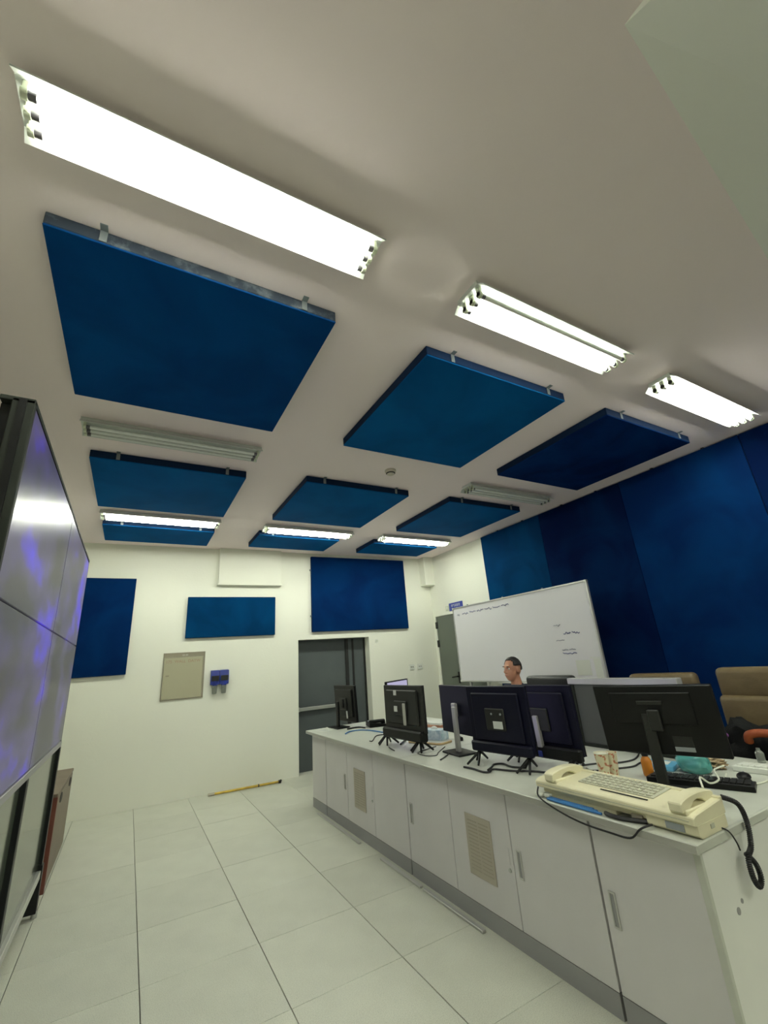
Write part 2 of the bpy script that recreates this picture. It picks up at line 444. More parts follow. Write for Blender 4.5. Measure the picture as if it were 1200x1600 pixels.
def ceiling_panel(x0, x1, y0, y1, m, label, rim=None):
    t = 0.072
    e = empty('ceiling_panel', ((x0 + x1) / 2, (y0 + y1) / 2, CEIL - t)); tag(e, label, 'acoustic panel', 'blue acoustic panels on the ceiling')
    a, b = (x1 - x0) / 2, (y1 - y0) / 2
    box('panel_face', (-a, -b, 0), (a, b, 0.009), m, e, 0.004)
    box('panel_rim', (-a + 0.001, -b + 0.001, 0.009), (a - 0.001, b - 0.001, t - 0.001), rim or MT['rim'], e, 0.004)
    for fxx in (-0.68, 0.72):
        clip(e, (a * fxx, -b, t - 0.032))
    for fxx in (-0.6, 0.6):
        c = MB(); c.box((a * fxx - 0.014, b, 0.01), (a * fxx + 0.014, b + 0.004, t - 0.002), 0.001).obj('mounting_clip', MT['clip'], e)
    return e

ceiling_panel(-0.475, 0.77, 1.655, 2.895, MT['mid'], 'largest-looking dark blue square ceiling panel with dusty black rim, beside the nearest lit lamp', MT['dust'])
ceiling_panel(1.365, 2.61, 1.665, 2.90, MT['blue'], 'medium blue square ceiling panel in the middle of the nearest row, left of the smoke detector')
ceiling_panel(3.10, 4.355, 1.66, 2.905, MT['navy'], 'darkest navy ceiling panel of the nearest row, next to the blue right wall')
ceiling_panel(-0.458, 0.778, 3.82, 5.025, MT['blue'], 'blue ceiling panel between the unlit left lamp and the far left lit lamp')
ceiling_panel(1.335, 2.535, 3.715, 4.96, MT['blue'], 'blue ceiling panel of the second row, just beyond the smoke detector')
ceiling_panel(3.105, 4.27, 3.71, 4.96, MT['blue'], 'blue ceiling panel of the second row, just beyond the unlit right lamp')
ceiling_panel(-0.448, 0.78, 5.66, 6.36, MT['blue'], 'narrow blue ceiling panel against the far wall, behind the left lit lamp')
ceiling_panel(1.34, 2.52, 5.63, 6.27, MT['blue'], 'narrow blue ceiling panel above the big blue wall panel, behind the middle lit lamp')
ceiling_panel(3.09, 4.30, 5.62, 6.25, MT['blue'], 'narrow blue ceiling panel in the far right ceiling corner')

def wall_panel(x0, x1, z0, z1, m, label, t=0.05, clips=()):
    e = onfar('wall_panel', (x0 + x1) / 2, z0, 0.0); tag(e, label, 'acoustic panel', 'blue acoustic panels on the far wall')
    a = (x1 - x0) / 2; hh = z1 - z0
    box('panel_face', (-a, -t, 0), (a, -t + 0.014, hh), m, e, 0.005)
    box('panel_rim', (-a + 0.002, -t + 0.014, 0.002), (a - 0.002, 0.0, hh - 0.002), MT['rim'], e)
    for z in clips:
        MB().box((-a - 0.02, -0.03, z - 0.012), (-a, -0.002, z + 0.012), 0.002).obj('mounting_clip', MT['clip'], e)
    return e
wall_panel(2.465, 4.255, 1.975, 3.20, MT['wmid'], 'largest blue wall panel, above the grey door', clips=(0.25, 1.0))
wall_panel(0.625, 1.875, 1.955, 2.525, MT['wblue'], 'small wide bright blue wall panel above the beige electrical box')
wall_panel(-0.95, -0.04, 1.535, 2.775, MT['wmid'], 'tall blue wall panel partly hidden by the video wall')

def right_panel(y0, y1, m, label, t, z0=0.10):
    e = empty('wall_cladding_panel', (XR, (y0 + y1) / 2, z0)); tag(e, label, 'acoustic panel', 'tall blue panels cladding the right wall')
    b = (y1 - y0) / 2; hh = CEIL - 0.012 - z0
    box('panel_face', (-t, -b, 0), (-t + 0.014, b, hh), m, e, 0.004)
    box('panel_rim', (-t + 0.014, -b + 0.002, 0.002), (0, b - 0.002, hh - 0.002), MT['rim'], e)
    for q in (-0.5, 0.35): MB().box((-t, b * q - 0.012, hh), (-t + 0.02, b * q + 0.012, hh + 0.012)).obj('mounting_clip', MT['slot'], e)
    MB().box((-t + 0.014, -b, -z0), (0, b, 0)).obj('base_batten', MT['wall'], e)
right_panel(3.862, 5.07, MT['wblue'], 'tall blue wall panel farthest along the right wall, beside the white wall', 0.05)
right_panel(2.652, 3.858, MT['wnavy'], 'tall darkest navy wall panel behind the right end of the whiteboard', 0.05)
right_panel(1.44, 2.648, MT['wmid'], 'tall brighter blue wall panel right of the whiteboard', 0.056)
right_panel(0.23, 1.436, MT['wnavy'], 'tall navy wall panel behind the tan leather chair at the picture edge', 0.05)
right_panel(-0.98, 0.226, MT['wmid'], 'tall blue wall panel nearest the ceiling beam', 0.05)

# ------------------------------------------------------------------ fluorescent lamps
def lamp(x0, x1, y, lit, label, n_on=(1, 1, 1), grp='fluorescent lamps on the ceiling'):
    Lh = (x1 - x0) / 2
    e = empty('fluorescent_lamp', ((x0 + x1) / 2, y, CEIL)); tag(e, label, 'ceiling lamp', grp)
    hp = MB().prism([(-0.075, 0), (0.075, 0), (0.075, -0.022), (-0.075, -0.022)], -Lh, Lh, 'x')
    hp.obj('housing', MT['lampwhite'], e)
    ref = MB()
    # reflector: shallow tray with raised, folded lips
    prof = [(-0.115, -0.054), (-0.112, -0.0575), (-0.078, -0.026), (0.078, -0.026), (0.112, -0.0575), (0.115, -0.054), (0.080, -0.022), (-0.080, -0.022)]
    ref.prism(prof, -Lh, Lh, 'x')
    ref.obj('reflector', MT['lampwhite'], e)
    for k, (yy, on) in enumerate(zip((-0.055, 0.0, 0.055), n_on)):
        for sx in (-1, 1):
            hd = MB().box((sx * (Lh - 0.028) - 0.009, yy - 0.014, -0.079), (sx * (Lh - 0.028) + 0.009, yy + 0.014, -0.024), 0.003)
            hd.cyl((sx * (Lh - 0.037), yy, -0.066), (sx * (Lh - 0.019), yy, -0.066), 0.017, n=12)
            hd.obj('lamp_holder', MT['holder'], e, True)
            MB().cyl((sx * (Lh - 0.037), yy, -0.066), (sx * (Lh - 0.060), yy, -0.066), 0.0135, n=12).obj('tube_cap', MT['tubecap'], e, True)
        MB().cyl((-Lh + 0.06, yy, -0.066), (Lh - 0.06, yy, -0.066), 0.013, n=12, caps=False).obj('tube', MT['tube_on'] if (lit and on) else MT['tube_off'], e, True)
    return e
lamp(-0.485, 0.785, 1.25, True, 'large lit fluorescent lamp nearest the camera, above the dusty-rimmed panel')
lamp(1.33, 2.60, 1.24, True, 'lit fluorescent lamp in the middle of the nearest lamp row', (0, 1, 1))
lamp(3.12, 4.43, 1.25, True, 'lit fluorescent lamp nearest the blue right wall in the nearest row')
lamp(-0.48, 0.79, 3.37, False, 'unlit triple-tube lamp beyond the dusty-rimmed blue panel', (0, 0, 0))
lamp(3.07, 4.36, 3.35, False, 'unlit triple-tube lamp near the blue right wall', (0, 0, 0))
lamp(-0.46, 0.80, 5.40, True, 'lit fluorescent lamp on the far left, near the video wall')
lamp(1.355, 2.615, 5.42, True, 'lit fluorescent lamp of the far row, middle one')
lamp(3.11, 4.38, 5.42, True, 'lit fluorescent lamp of the far row, next to the right wall')
lamp(-0.48, 0.79, -1.6, False, 'unlit fluorescent lamp behind the camera on the left', (0, 0, 0))
lamp(1.33, 2.60, -1.6, True, 'lit fluorescent lamp behind the camera in the middle')
lamp(3.10, 4.37, -1.6, True, 'lit fluorescent lamp behind the camera on the right')

sd = empty('smoke_detector', (2.07, 3.32, CEIL)); tag(sd, 'small round cream smoke detector on the ceiling between the blue panels', 'smoke detector')
MB().lathe([(0.0, -0.052), (0.022, -0.052), (0.036, -0.045), (0.045, -0.03), (0.045, -0.02), (0.056, -0.018), (0.056, 0.0)], n=24).obj('detector_body', MT['smoke'], sd, True)
MB().lathe([(0.046, -0.030), (0.047, -0.034), (0.040, -0.040), (0.038, -0.036)], n=24).obj('vent_ring', MT['slot'], sd, True)

# ------------------------------------------------------------------ things on the far wall
eb = onfar('electrical_box', 0.38, 1.17, 0.0); tag(eb, 'flush beige steel electrical box with faded red lettering in the far wall', 'electrical box')
bw, bh = 0.525, 0.60
f = MB(); f.box((0, -0.012, 0), (0.012, 0, bh)); f.box((bw - 0.022, -0.012, 0), (bw, 0, bh)); f.box((0, -0.012, 0), (bw, 0, 0.012)); f.box((0, -0.012, bh - 0.012), (bw, 0, bh))
f.obj('box_frame', MT['eframe'], eb)
box('top_strip', (0.012, -0.008, bh - 0.06), (bw - 0.022, 0, bh - 0.012), MT['eframe'], eb)
dr = box('box_door', (0.014, -0.014, 0.014), (bw - 0.024, -0.002, bh - 0.062), MT['ebox'], eb, 0.003)
MB().box((0.045, -0.02, 0.30), (0.085, -0.013, 0.315), 0.002).obj('latch', MT['eframe'], dr)
MX = lambda x, y, z: Matrix.Translation((x, y, z)) @ Matrix.Rotation(R(90), 4, 'X')
text('lettering', '175  WALL  DATW', 0.052, MT['red'], MX(0.25, -0.0145, 0.485), dr, 1.0)
text('lettering', 'ID-05', 0.026, MT['paper'], MX(0.27, -0.0085, bh - 0.036), eb, 1.2)

bd = []
for k in range(2):
    e = onfar('wall_dispenser', 0.985 + 0.121 * k, 1.20, 0.0)
    tag(e, ('blue wall dispenser on the left of the pair, beside the beige box', 'blue wall dispenser on the right of the pair, farther from the beige box')[k], 'dispenser', 'pair of blue dispensers on the far wall')
    MB().prism([(0.0, 0.31), (-0.055, 0.30), (-0.07, 0.22), (-0.062, 0.12), (0.0, 0.115)], 0.004, 0.122, 'x', 0.004).obj('dispenser_body', MT['bluep'], e)
    box('dark_window', (0.014, -0.074, 0.165), (0.112, -0.062, 0.235), MT['black2'], e, 0.003)
    MB().cyl((0.062, -0.036, 0.165), (0.062, -0.036, 0.105), 0.040, 0.034, 16).obj('push_cap', MT['bluep'], e, True)
    MB().lathe([(0.026, 0.0), (0.032, 0.01), (0.034, 0.11)], (0.062, -0.036, 0.0), 18).obj('clear_cup', MT['clear'], e, True)

pl = empty('yellow_pole', (1.04, 6.635, 0.02), math.atan2(6.58 - 6.635, 0.89)); tag(pl, 'thin yellow pole lying on the floor along the far wall', 'pole')
MB().cyl((0, 0, 0), (0.89, 0, 0), 0.014, n=12).obj('pole_shaft', MT['yellow'], pl, True)
MB().cyl((-0.02, 0, 0), (0.06, 0, 0), 0.0165, n=12).obj('end_cap', MT['vent'], pl, True)
e2 = MB().cyl((0.87, 0, 0), (0.905, 0, 0), 0.02, n=12); e2.ball((0.90, 0, 0.008), 0.016); e2.obj('end_hook', MT['black2'], pl, True)
MB().cyl((0.60, 0, 0), (0.615, 0, 0), 0.017, n=12).obj('collar', MT['black2'], pl, True)

# blue sign over door 2
sg = empty('door_sign', (XR, 5.79, 2.20)); tag(sg, 'small blue sign with white lettering on the wall above the green-grey door', 'sign')
box('sign_plate', (-0.012, -0.01, 0.0), (0, 0.36, 0.135), MT['signb'], sg, 0.002)
MY = lambda y, z: Matrix.Translation((-0.0125, y, z)) @ Matrix.Rotation(R(-90), 4, 'Z') @ Matrix.Rotation(R(90), 4, 'X')
text('lettering', '电气设备室', 0.05, MT['white'], MY(0.175, 0.085), sg)
text('lettering', 'Electrical Room', 0.034, MT['white'], MY(0.175, 0.035), sg)
ss = empty('wall_switch', (XR, 6.17, 2.22)); tag(ss, 'small pale switch plate beside the blue door sign', 'switch')
box('face_plate', (-0.012, 0, 0), (0, 0.085, 0.085), MT['holder'], ss, 0.003); box('rocker', (-0.016, 0.025, 0.02), (-0.011, 0.06, 0.065), MT['white'], ss, 0.002)
box('lower_plate', (-0.008, -0.01, -0.055), (0, 0.09, -0.035), MT['holder'], ss)

# ------------------------------------------------------------------ whiteboard
wb = empty('whiteboard', (4.40, 4.30, 0.0)); tag(wb, 'large mobile whiteboard with blue handwriting in front of the right wall', 'whiteboard')
W2, Z0, Z1 = 1.205, 1.10, 2.155
box('board_surface', (-0.004, -W2, Z0), (0.012, W2, Z1), MT['board'], wb)
f = MB(); f.box((-0.014, -W2 - 0.02, Z0 - 0.02), (0.02, -W2, Z1 + 0.02), 0.003); f.box((-0.014, W2, Z0 - 0.02), (0.02, W2 + 0.02, Z1 + 0.02), 0.003)
f.box((-0.014, -W2, Z0 - 0.02), (0.02, W2, Z0), 0.003); f.box((-0.014, -W2, Z1), (0.02, W2, Z1 + 0.02), 0.003); f.obj('board_frame', MT['alu'], wb)
for yy in (-W2 - 0.02, W2 - 0.01):
    for zz in (Z0 - 0.02, Z1 - 0.01): MB().box((-0.02, yy, zz), (0.024, yy + 0.03, zz + 0.03), 0.004).obj('corner_cap', MT['white'], wb)
for yy in (-1.05, 1.05):
    lg = MB().box((0.022, yy - 0.02, 0.08), (0.05, yy + 0.02, Z1), 0.004); lg.box((-0.24, yy - 0.02, 0.05), (0.31, yy + 0.02, 0.09), 0.004)
    for q in (-0.22, 0.29): lg.cyl((q, yy - 0.012, 0.03), (q, yy + 0.012, 0.03), 0.03)
    lg.obj('leg', MT['alu'], wb)
box('pen_tray', (-0.07, -0.35, Z0 - 0.03), (-0.014, 0.35, Z0 - 0.018), MT['alu'], wb, 0.003)
for yy in (-0.6, 0.1, 0.85): MB().box((-0.008, yy, Z1 + 0.018), (0.01, yy + 0.02, Z1 + 0.034), 0.002).obj('top_clip', MT['clip'], wb)
rw = random.Random(3)
def scribble(y_start, y_end, z, hgt, m, words):
    mb = MB(); L_ = (y_start - y_end) / words
    for q in range(words):
        ya = y_start - q * L_; n = 9
        pts = [(-0.006, ya - L_ * 0.82 * i / n, z + rw.uniform(-1, 1) * hgt * (0.5 if i % 2 else 1)) for i in range(n + 1)]
        mb.tube(pts, 0.0045, 4, 3)
    return mb.obj('handwriting', m, wb)
scribble(1.00, -0.02, Z1 - 0.09, 0.020, MT['ink'], 6)
scribble(1.12, 1.06, Z1 - 0.10, 0.018, MT['ink2'], 1)
scribble(-0.78, -1.02, 1.62, 0.018, MT['ink'], 2)
scribble(-0.72, -0.92, 1.44, 0.008, MT['ink2'], 2)
scribble(-0.72, -0.95, 1.40, 0.010, MT['ink'], 1)
scribble(-0.66, -0.78, 1.72, 0.012, MT['ink2'], 1); scribble(-0.66, -0.80, 1.55, 0.010, MT['ink2'], 1)
box('pinned_paper', (-0.007, -1.05, 1.16), (-0.004, -0.87, 1.32), MT['paper'], wb)
box('pinned_paper', (-0.007, -1.18, 1.335), (-0.004, -1.06, 1.345), MT['paper'], wb)
box('plastic_pocket', (-0.008, -1.19, 1.12), (-0.004, -1.10, 1.33), MT['paper'], wb, 0.001)

# ------------------------------------------------------------------ video wall
VX = -0.40
vw = empty('video_wall', (VX, 1.80, 0)); tag(vw, 'tall video wall of four glossy screens on a dark frame beside the camera', 'video wall')
RZ = [2.455, 1.765, 1.075]
for c in range(2):
    for r in range(2):
        y0, z1, z0 = 1.3 * c, RZ[r], RZ[r + 1]
        e = box('screen', (-0.012, y0 + 0.004, z0 + 0.004), (0.0, y0 + 1.296, z1 - 0.004), MT['video'], vw, 0.002)
        f = MB(); t = 0.006
        f.box((-0.10, y0 + 0.001, z0 + 0.001), (-0.012, y0 + 1.299, z1 - 0.001))
        f.obj('screen_casing', MT['black'], e)
f = MB(); f.box((-0.065, -0.03, 1.03), (0.002, -0.002, 2.47), 0.003); f.obj('side_rail', MT['frame'], vw)
f = MB(); f.box((-0.045, -0.034, 1.03), (-0.022, -0.030, 2.47)); f.obj('side_groove', MT['black'], vw)
box('top_rail', (-0.10, -0.03, 2.456), (0.002, 2.605, 2.475), MT['frame'], vw, 0.002)
box('bottom_rail', (-0.10, -0.03, 1.035), (0.004, 2.605, 1.072), MT['plinth'], vw, 0.003)
box('far_rail', (-0.10, 2.601, 1.03), (0.0, 2.612, 2.475), MT['frame'], vw, 0.002)
for k, yy in enumerate((-0.02, 1.30, 2.585)):
    p = MB().box((-0.07, yy - 0.03, 0.03), (0.004, yy + 0.03, 1.035), 0.003)
    p.obj('post', MT['black'], vw)
    ft = MB().prism([(-0.35, 0.03), (0.01, 0.03), (0.01, 0.30), (-0.07, 0.34)], yy - 0.032, yy + 0.032, 'y'); ft.obj('foot_gusset', MT['black'], vw)
    MB().cyl((0.0, yy, 0), (0.0, yy, 0.035), 0.018).obj('levelling_foot', MT['steel'], vw, True)
for yy in (0.03, 1.335):
    box('glass_panel', (-0.03, yy, 0.275), (-0.018, yy + 1.215, 1.03), MT['glass'], vw)
    box('lower_rail', (-0.04, yy, 0.225), (0.004, yy + 1.22, 0.275), MT['alu'], vw, 0.004)

bc = empty('brown_cabinet', (-0.40, 4.78, 0)); tag(bc, 'low brown wooden cabinet standing behind the end of the video wall', 'cabinet')
box('carcass', (-0.62, 0.0, 0.0), (-0.012, 1.20, 0.63), MT['brown'], bc, 0.004)
box('cabinet_top', (-0.63, -0.01, 0.63), (0.0, 1.21, 0.655), MT['brown'], bc, 0.004)
box('edge_strip', (-0.03, -0.012, 0.0), (0.002, 0.03, 0.63), MT['redbrown'], bc, 0.002)
for yy in (0.18, 0.86): MB().ball((0.0, yy + 0.1, 0.575), 0.05, (0.16, 1.5, 0.75)).obj('cutout', MT['slot'], bc, True)
box('door', (-0.012, 0.04, 0.02), (-0.002, 1.18, 0.62), MT['brown'], bc, 0.003)
lt = empty('lilac_bottle', (-0.52, 4.98, 0.655)); tag(lt, 'small pale lilac bottle on the brown cabinet beside the video wall', 'bottle')
MB().lathe([(0.028, 0), (0.03, 0.06), (0.012, 0.08), (0.012, 0.1), (0.0, 0.1)]).obj('bottle_body', mat('lilac_plastic', (0.45, 0.33, 0.40), 0.4), lt, True)

# ------------------------------------------------------------------ console desk
DT_, DTH = 0.762, 0.033
X0, XB = 1.925, 3.32
def unit(y0, y1, doors, label):
    """doors: list of (kind, handle side) from the near end to the far end"""
    e = empty('console_cabinet', (X0, y0, 0)); tag(e, label, 'cabinet', 'grey cabinets under the long worktop')
    Ly = y1 - y0
    box('carcass', (0.020, 0.004, 0.09), (0.90, Ly - 0.004, DT_ - DTH), MT['cabinet'], e)
    box('plinth', (0.0, 0.004, 0.0), (0.86, Ly - 0.004, 0.09), MT['plinth'], e)
    n = len(doors); dw = Ly / n
    for k, (kind, side) in enumerate(doors):
        a, b = k * dw + 0.003, (k + 1) * dw - 0.003
        d = box('door' if kind == 'door' else 'vented_panel', (0.0, a, 0.093), (0.018, b, DT_ - DTH - 0.002), MT['cabinet'], e, 0.0015)
        if kind == 'vent':
            c = (a + b) / 2
            g = MB().box((-0.006, c - 0.115, 0.23), (0.0, c + 0.115, 0.545), 0.002)
            g.obj('vent_grille', MT['vent'], d)
            sl = MB()
            for q in range(2):
                for zz in range(14): sl.box((-0.0075, c - 0.095 + q * 0.10, 0.262 + zz * 0.019), (-0.0055, c - 0.01 + q * 0.10, 0.268 + zz * 0.019))
            sl.obj('vent_slots', MT['slotv'], d)
            lk = MB().cyl((-0.006, a + 0.03, 0.345), (0.0, a + 0.03, 0.345), 0.010); lk.obj('lock', MT['steel'], d, True)
            box('lock_plate', (-0.003, a + 0.022, 0.37), (0.0, a + 0.040, 0.45), MT['cabinet'], d, 0.001)
        elif side is not None:
            yy = b - 0.065 if side == 'far' else a + 0.035
            f = MB(); zz = 0.335
            f.box((-0.006, yy, zz), (0.0, yy + 0.007, zz + 0.12), 0.001); f.box((-0.006, yy + 0.026, zz), (0.0, yy + 0.033, zz + 0.12), 0.001)
            f.box((-0.006, yy, zz - 0.006), (0.0, yy + 0.033, zz + 0.002), 0.001); f.box((-0.006, yy, zz + 0.118), (0.0, yy + 0.033, zz + 0.126), 0.001)
            f.obj('handle_frame', MT['alu'], d)
            box('handle_recess', (-0.002, yy + 0.007, zz), (0.0005, yy + 0.026, zz + 0.12), MT['plinth'], d)
    return e
unit(1.155, 1.612, [('door', 'far')], 'single-door grey cabinet at the near end of the desk, under the cream phone')
unit(1.618, 3.240, [('door', 'far'), ('vent', None), ('door', 'far')], 'three-bay grey cabinet with the larger-looking beige vent grille')
unit(3.246, 4.868, [('door', None), ('vent', None), ('door', 'near')], 'three-bay grey cabinet with the farther beige vent grille')
unit(4.874, 5.285, [('door', None)], 'narrow grey cabinet at the far end of the desk, beside the grey door')
ep = empty('desk_end_panel', (X0 - 0.012, 1.128, 0)); tag(ep, 'pale grey end panel closing the near end of the desk', 'panel')
box('end_board', (0, 0, 0), (XB - X0, 0.024, DT_ - DTH), MT['cabend'], ep, 0.002)
box('edge_strip', (-0.004, -0.003, 0), (0.012, 0.025, DT_ - DTH), MT['top'], ep, 0.002)
MB().cyl((0.155, -0.002, 0.505), (0.155, 0, 0.505), 0.012).obj('scuff_mark', MT['plinth'], ep)
MB().cyl((0.195, -0.002, 0.525), (0.195, 0, 0.525), 0.008).obj('scuff_mark', MT['plinth'], ep)
wt = empty('worktop', (1.868, 1.105, DT_)); tag(wt, 'long pale grey laminate worktop running over all the cabinets', 'worktop')
box('top_slab', (0, 0, -DTH), (XB - 1.868, 2.10, 0), MT['top'], wt, 0.004)
box('top_slab', (0, 2.103, -DTH), (XB - 1.868, 4.235, 0), MT['top'], wt, 0.004)
MB().box((-0.002, 0.004, -DTH + 0.003), (0.0, 4.23, -0.004)).obj('edge_band', MT['edge'], wt)

Z = DT_
# ------------------------------------------------------------------ monitors
def monitor(name, loc, yaw, tilt, wd, ht, label, body='black', style='column', base=None, neck='black', grp='monitors seen from behind on the desk', bulge=True, tag_label=True):
    """screen centre at loc; local x along the screen, +y towards the user"""
    bx, by = (base if base else (loc[0], loc[1]))
    e = empty(name, (bx, by, Z), yaw); tag(e, label, 'monitor', grp)
    c = Matrix.Rotation(-yaw, 3, 'Z') @ Vector((loc[0] - bx, loc[1] - by, loc[2] - Z))
    Mt = Matrix.Translation(c) @ Matrix.Rotation(tilt, 4, 'X')
    p = MB().box((-wd / 2, -0.012, -ht / 2), (wd / 2, 0.010, ht / 2), 0.004, mtx=Mt); p.obj('back_shell', MT[body], e)
    f = MB()
    for a, b in (((-wd / 2, 0.010, -ht / 2), (wd / 2, 0.016, -ht / 2 + 0.018)), ((-wd / 2, 0.010, ht / 2 - 0.012), (wd / 2, 0.016, ht / 2)), ((-wd / 2, 0.010, -ht / 2), (-wd / 2 + 0.012, 0.016, ht / 2)), ((wd / 2 - 0.012, 0.010, -ht / 2), (wd / 2, 0.016, ht / 2))):
        f.box(a, b, 0, mtx=Mt)
    f.obj('bezel', MT['black'], e)
    MB().box((-wd / 2 + 0.012, 0.010, -ht / 2 + 0.018), (wd / 2 - 0.012, 0.0125, ht / 2 - 0.012), mtx=Mt).obj('display', MT['scr_purple'], e)
    if bulge:
        MB().box((-wd * 0.40, -0.030, -ht * 0.36), (wd * 0.40, -0.011, ht * 0.40), 0.010, mtx=Mt).obj('rear_housing', MT[body], e)
        MB().box((-wd * 0.16, -0.042, -ht * 0.18), (wd * 0.16, -0.029, ht * 0.16), 0.006, mtx=Mt).obj('mount_cover', MT['black2'], e)
    if style == 'column':
        n = MB().box((c.x - 0.028, c.y - 0.055, c.z - 0.05), (c.x + 0.028, c.y - 0.028, c.z + 0.05), 0.005)
        n.box((-0.026, -0.055, 0.01), (0.026, -0.030, c.z + 0.03), 0.005)
        n.obj('neck', MT[neck], e)
        MB().box((-0.12, -0.12, 0), (0.12, 0.05, 0.014), 0.005).obj('foot', MT['black'], e)
    elif style == 'vfeet':
        for sx in (-1, 1):
            ft = MB(); q = sx * wd * 0.40
            for dy, dx in ((-0.11, -0.03), (0.10, -0.03), (-0.09, 0.05), (0.02, -0.06)):
                ft.cyl((q, 0.0, 0.075), (q + dx, dy, 0.008), 0.010, 0.007, 8)
            ft.cyl((q, 0, 0.06), (q, 0, c.z - ht / 2 + 0.02), 0.013, n=8)
            ft.obj('splayed_foot', MT['black'], e)
    return e, Mt

m1, T1 = monitor('desk_monitor', (2.321, 5.187, 1.017), R(-85), R(3), 0.50, 0.40, 'small black monitor at the far end of the desk, in front of the grey door', base=(2.25, 5.17))
MB().box((0.06, -0.036, -0.16), (0.085, -0.030, -0.08), mtx=T1).obj('sticker', MT['label'], m1)
m2, T2 = monitor('desk_monitor', (2.10, 3.47, 1.078), R(-87), 0.0, 0.585, 0.36, 'charcoal monitor with two pale stickers on its back, in front of the white wall', body='black2', style='none')
MB().box((-0.10, -0.0345, 0.10), (-0.06, -0.030, 0.14), mtx=T2).obj('sticker', MT['label'], m2)
MB().box((-0.085, -0.0475, -0.03), (-0.04, -0.042, 0.015), mtx=T2).obj('sticker', MT['label'], m2)
MB().box((0.045, -0.050, -0.13), (0.085, -0.040, 0.04), 0.004, mtx=T2).obj('silver_bracket', MT['silver'], m2)
MB().box((-0.30, -0.05, -0.245), (0.28, 0.03, -0.165), 0.012, mtx=T2).obj('speaker_bar', MT['black'], m2)
ft = MB()
for qx in (-0.30, 0.20):
    for dx, dy in ((-0.06, -0.06), (0.07, -0.05), (0.0, -0.09), (-0.06, 0.07), (0.06, 0.08)): ft.cyl((qx, 0, 0.09), (qx + dx, dy, 0.008), 0.011, 0.008, 8)
ft.obj('tripod_foot', MT['black'], m2)
m3, T3 = monitor('desk_monitor', (2.55, 4.33, 1.06), R(212), 0.0, 0.50, 0.40, 'monitor turned the other way behind the charcoal monitor, screen edge showing')
m3['group'] = 'monitors seen from behind on the desk'
m4, T4 = monitor('desk_monitor', (2.35, 3.03, 1.06), R(-95), 0.0, 0.52, 0.36, 'blue-black monitor on a silver column, in front of the green-grey door', body='navyp', base=(2.31, 2.98), neck='silver', bulge=False)
m5, T5 = monitor('desk_monitor', (2.212, 2.43, 1.055), R(-82), R(2), 0.505, 0.40, 'blue-black monitor with a small pale label and splayed feet, in front of the seated person', body='navyp', style='vfeet')
MB().box((-0.015, -0.046, -0.060), (0.060, -0.041, -0.015), mtx=T5).obj('sticker', MT['label'], m5)
for q in (-0.02, 0.055): MB().cyl(T5 @ Vector((q, -0.046, 0.03)), T5 @ Vector((q, -0.041, 0.03)), 0.007, n=10).obj('screw_cover', MT['label2'], m5)
MB().box((-0.25, -0.04, -0.215), (0.25, 0.0, -0.15), 0.01, mtx=T5).obj('lower_housing', MT['navyp'], m5)
m6, T6 = monitor('desk_monitor', (2.44, 2.27, 1.04), R(-86), R(3), 0.55, 0.41, 'blue-black monitor on a pale column, left of the grey partition', body='navyp', style='vfeet')
MB().box((-0.025, -0.060, -0.17), (0.012, -0.030, 0.02), 0.004, mtx=T6).obj('pale_column', MT['silver'], m6)
MB().box((-0.27, -0.05, -0.235), (0.27, 0.0, -0.16), 0.01, mtx=T6).obj('lower_housing', MT['black'], m6)
MB().box((-0.03, -0.058, -0.225), (0.0, -0.05, -0.19), 0.002, mtx=T6).obj('blue_plug', MT['bluep'], m6)
m7, T7 = monitor('desk_monitor', (2.415, 1.465, 1.09), R(-72), R(8), 0.555, 0.335, 'wide black monitor nearest the camera, on a tall slim column behind the cream phone', base=(2.43, 1.51), bulge=False, neck='black2')
MB().box((-0.20, -0.020, -0.02), (0.18, -0.011, 0.135), 0.006, mtx=T7).obj('rear_housing', MT['black'], m7)
MB().box((-0.07, -0.024, 0.075), (0.05, -0.019, 0.095), 0.002, mtx=T7).obj('rear_handle_slot', MT['black2'], m7)
MB().box((0.05, -0.014, -0.135), (0.135, -0.011, -0.075), mtx=T7).obj('rating_label', MT['black2'], m7)
MB().box((0.05, -0.015, -0.145), (0.135, -0.011, -0.125), mtx=T7).obj('sticker', MT['label2'], m7)

# grey framed partition standing on the back of the desk
pt = empty('desk_partition', (3.08, 1.66, Z)); tag(pt, 'dark grey partition with a pale aluminium frame at the back of the desk', 'partition')
box('fabric_board', (-0.02, 0.02, 0.02), (0.012, 0.80, 0.44), MT['greyfab'], pt, 0.002)
f = MB(); f.box((-0.03, 0, 0.43), (0.035, 0.84, 0.475), 0.004); f.box((-0.03, 0, 0), (0.035, 0.025, 0.43), 0.003); f.obj('aluminium_frame', MT['alu'], pt)
f = MB(); f.box((-0.032, 0.79, 0), (0.035, 0.84, 0.43), 0.004); f.box((-0.032, 0.0, 0.0), (0.035, 0.84, 0.02), 0.002); f.obj('dark_frame', MT['frame'], pt)

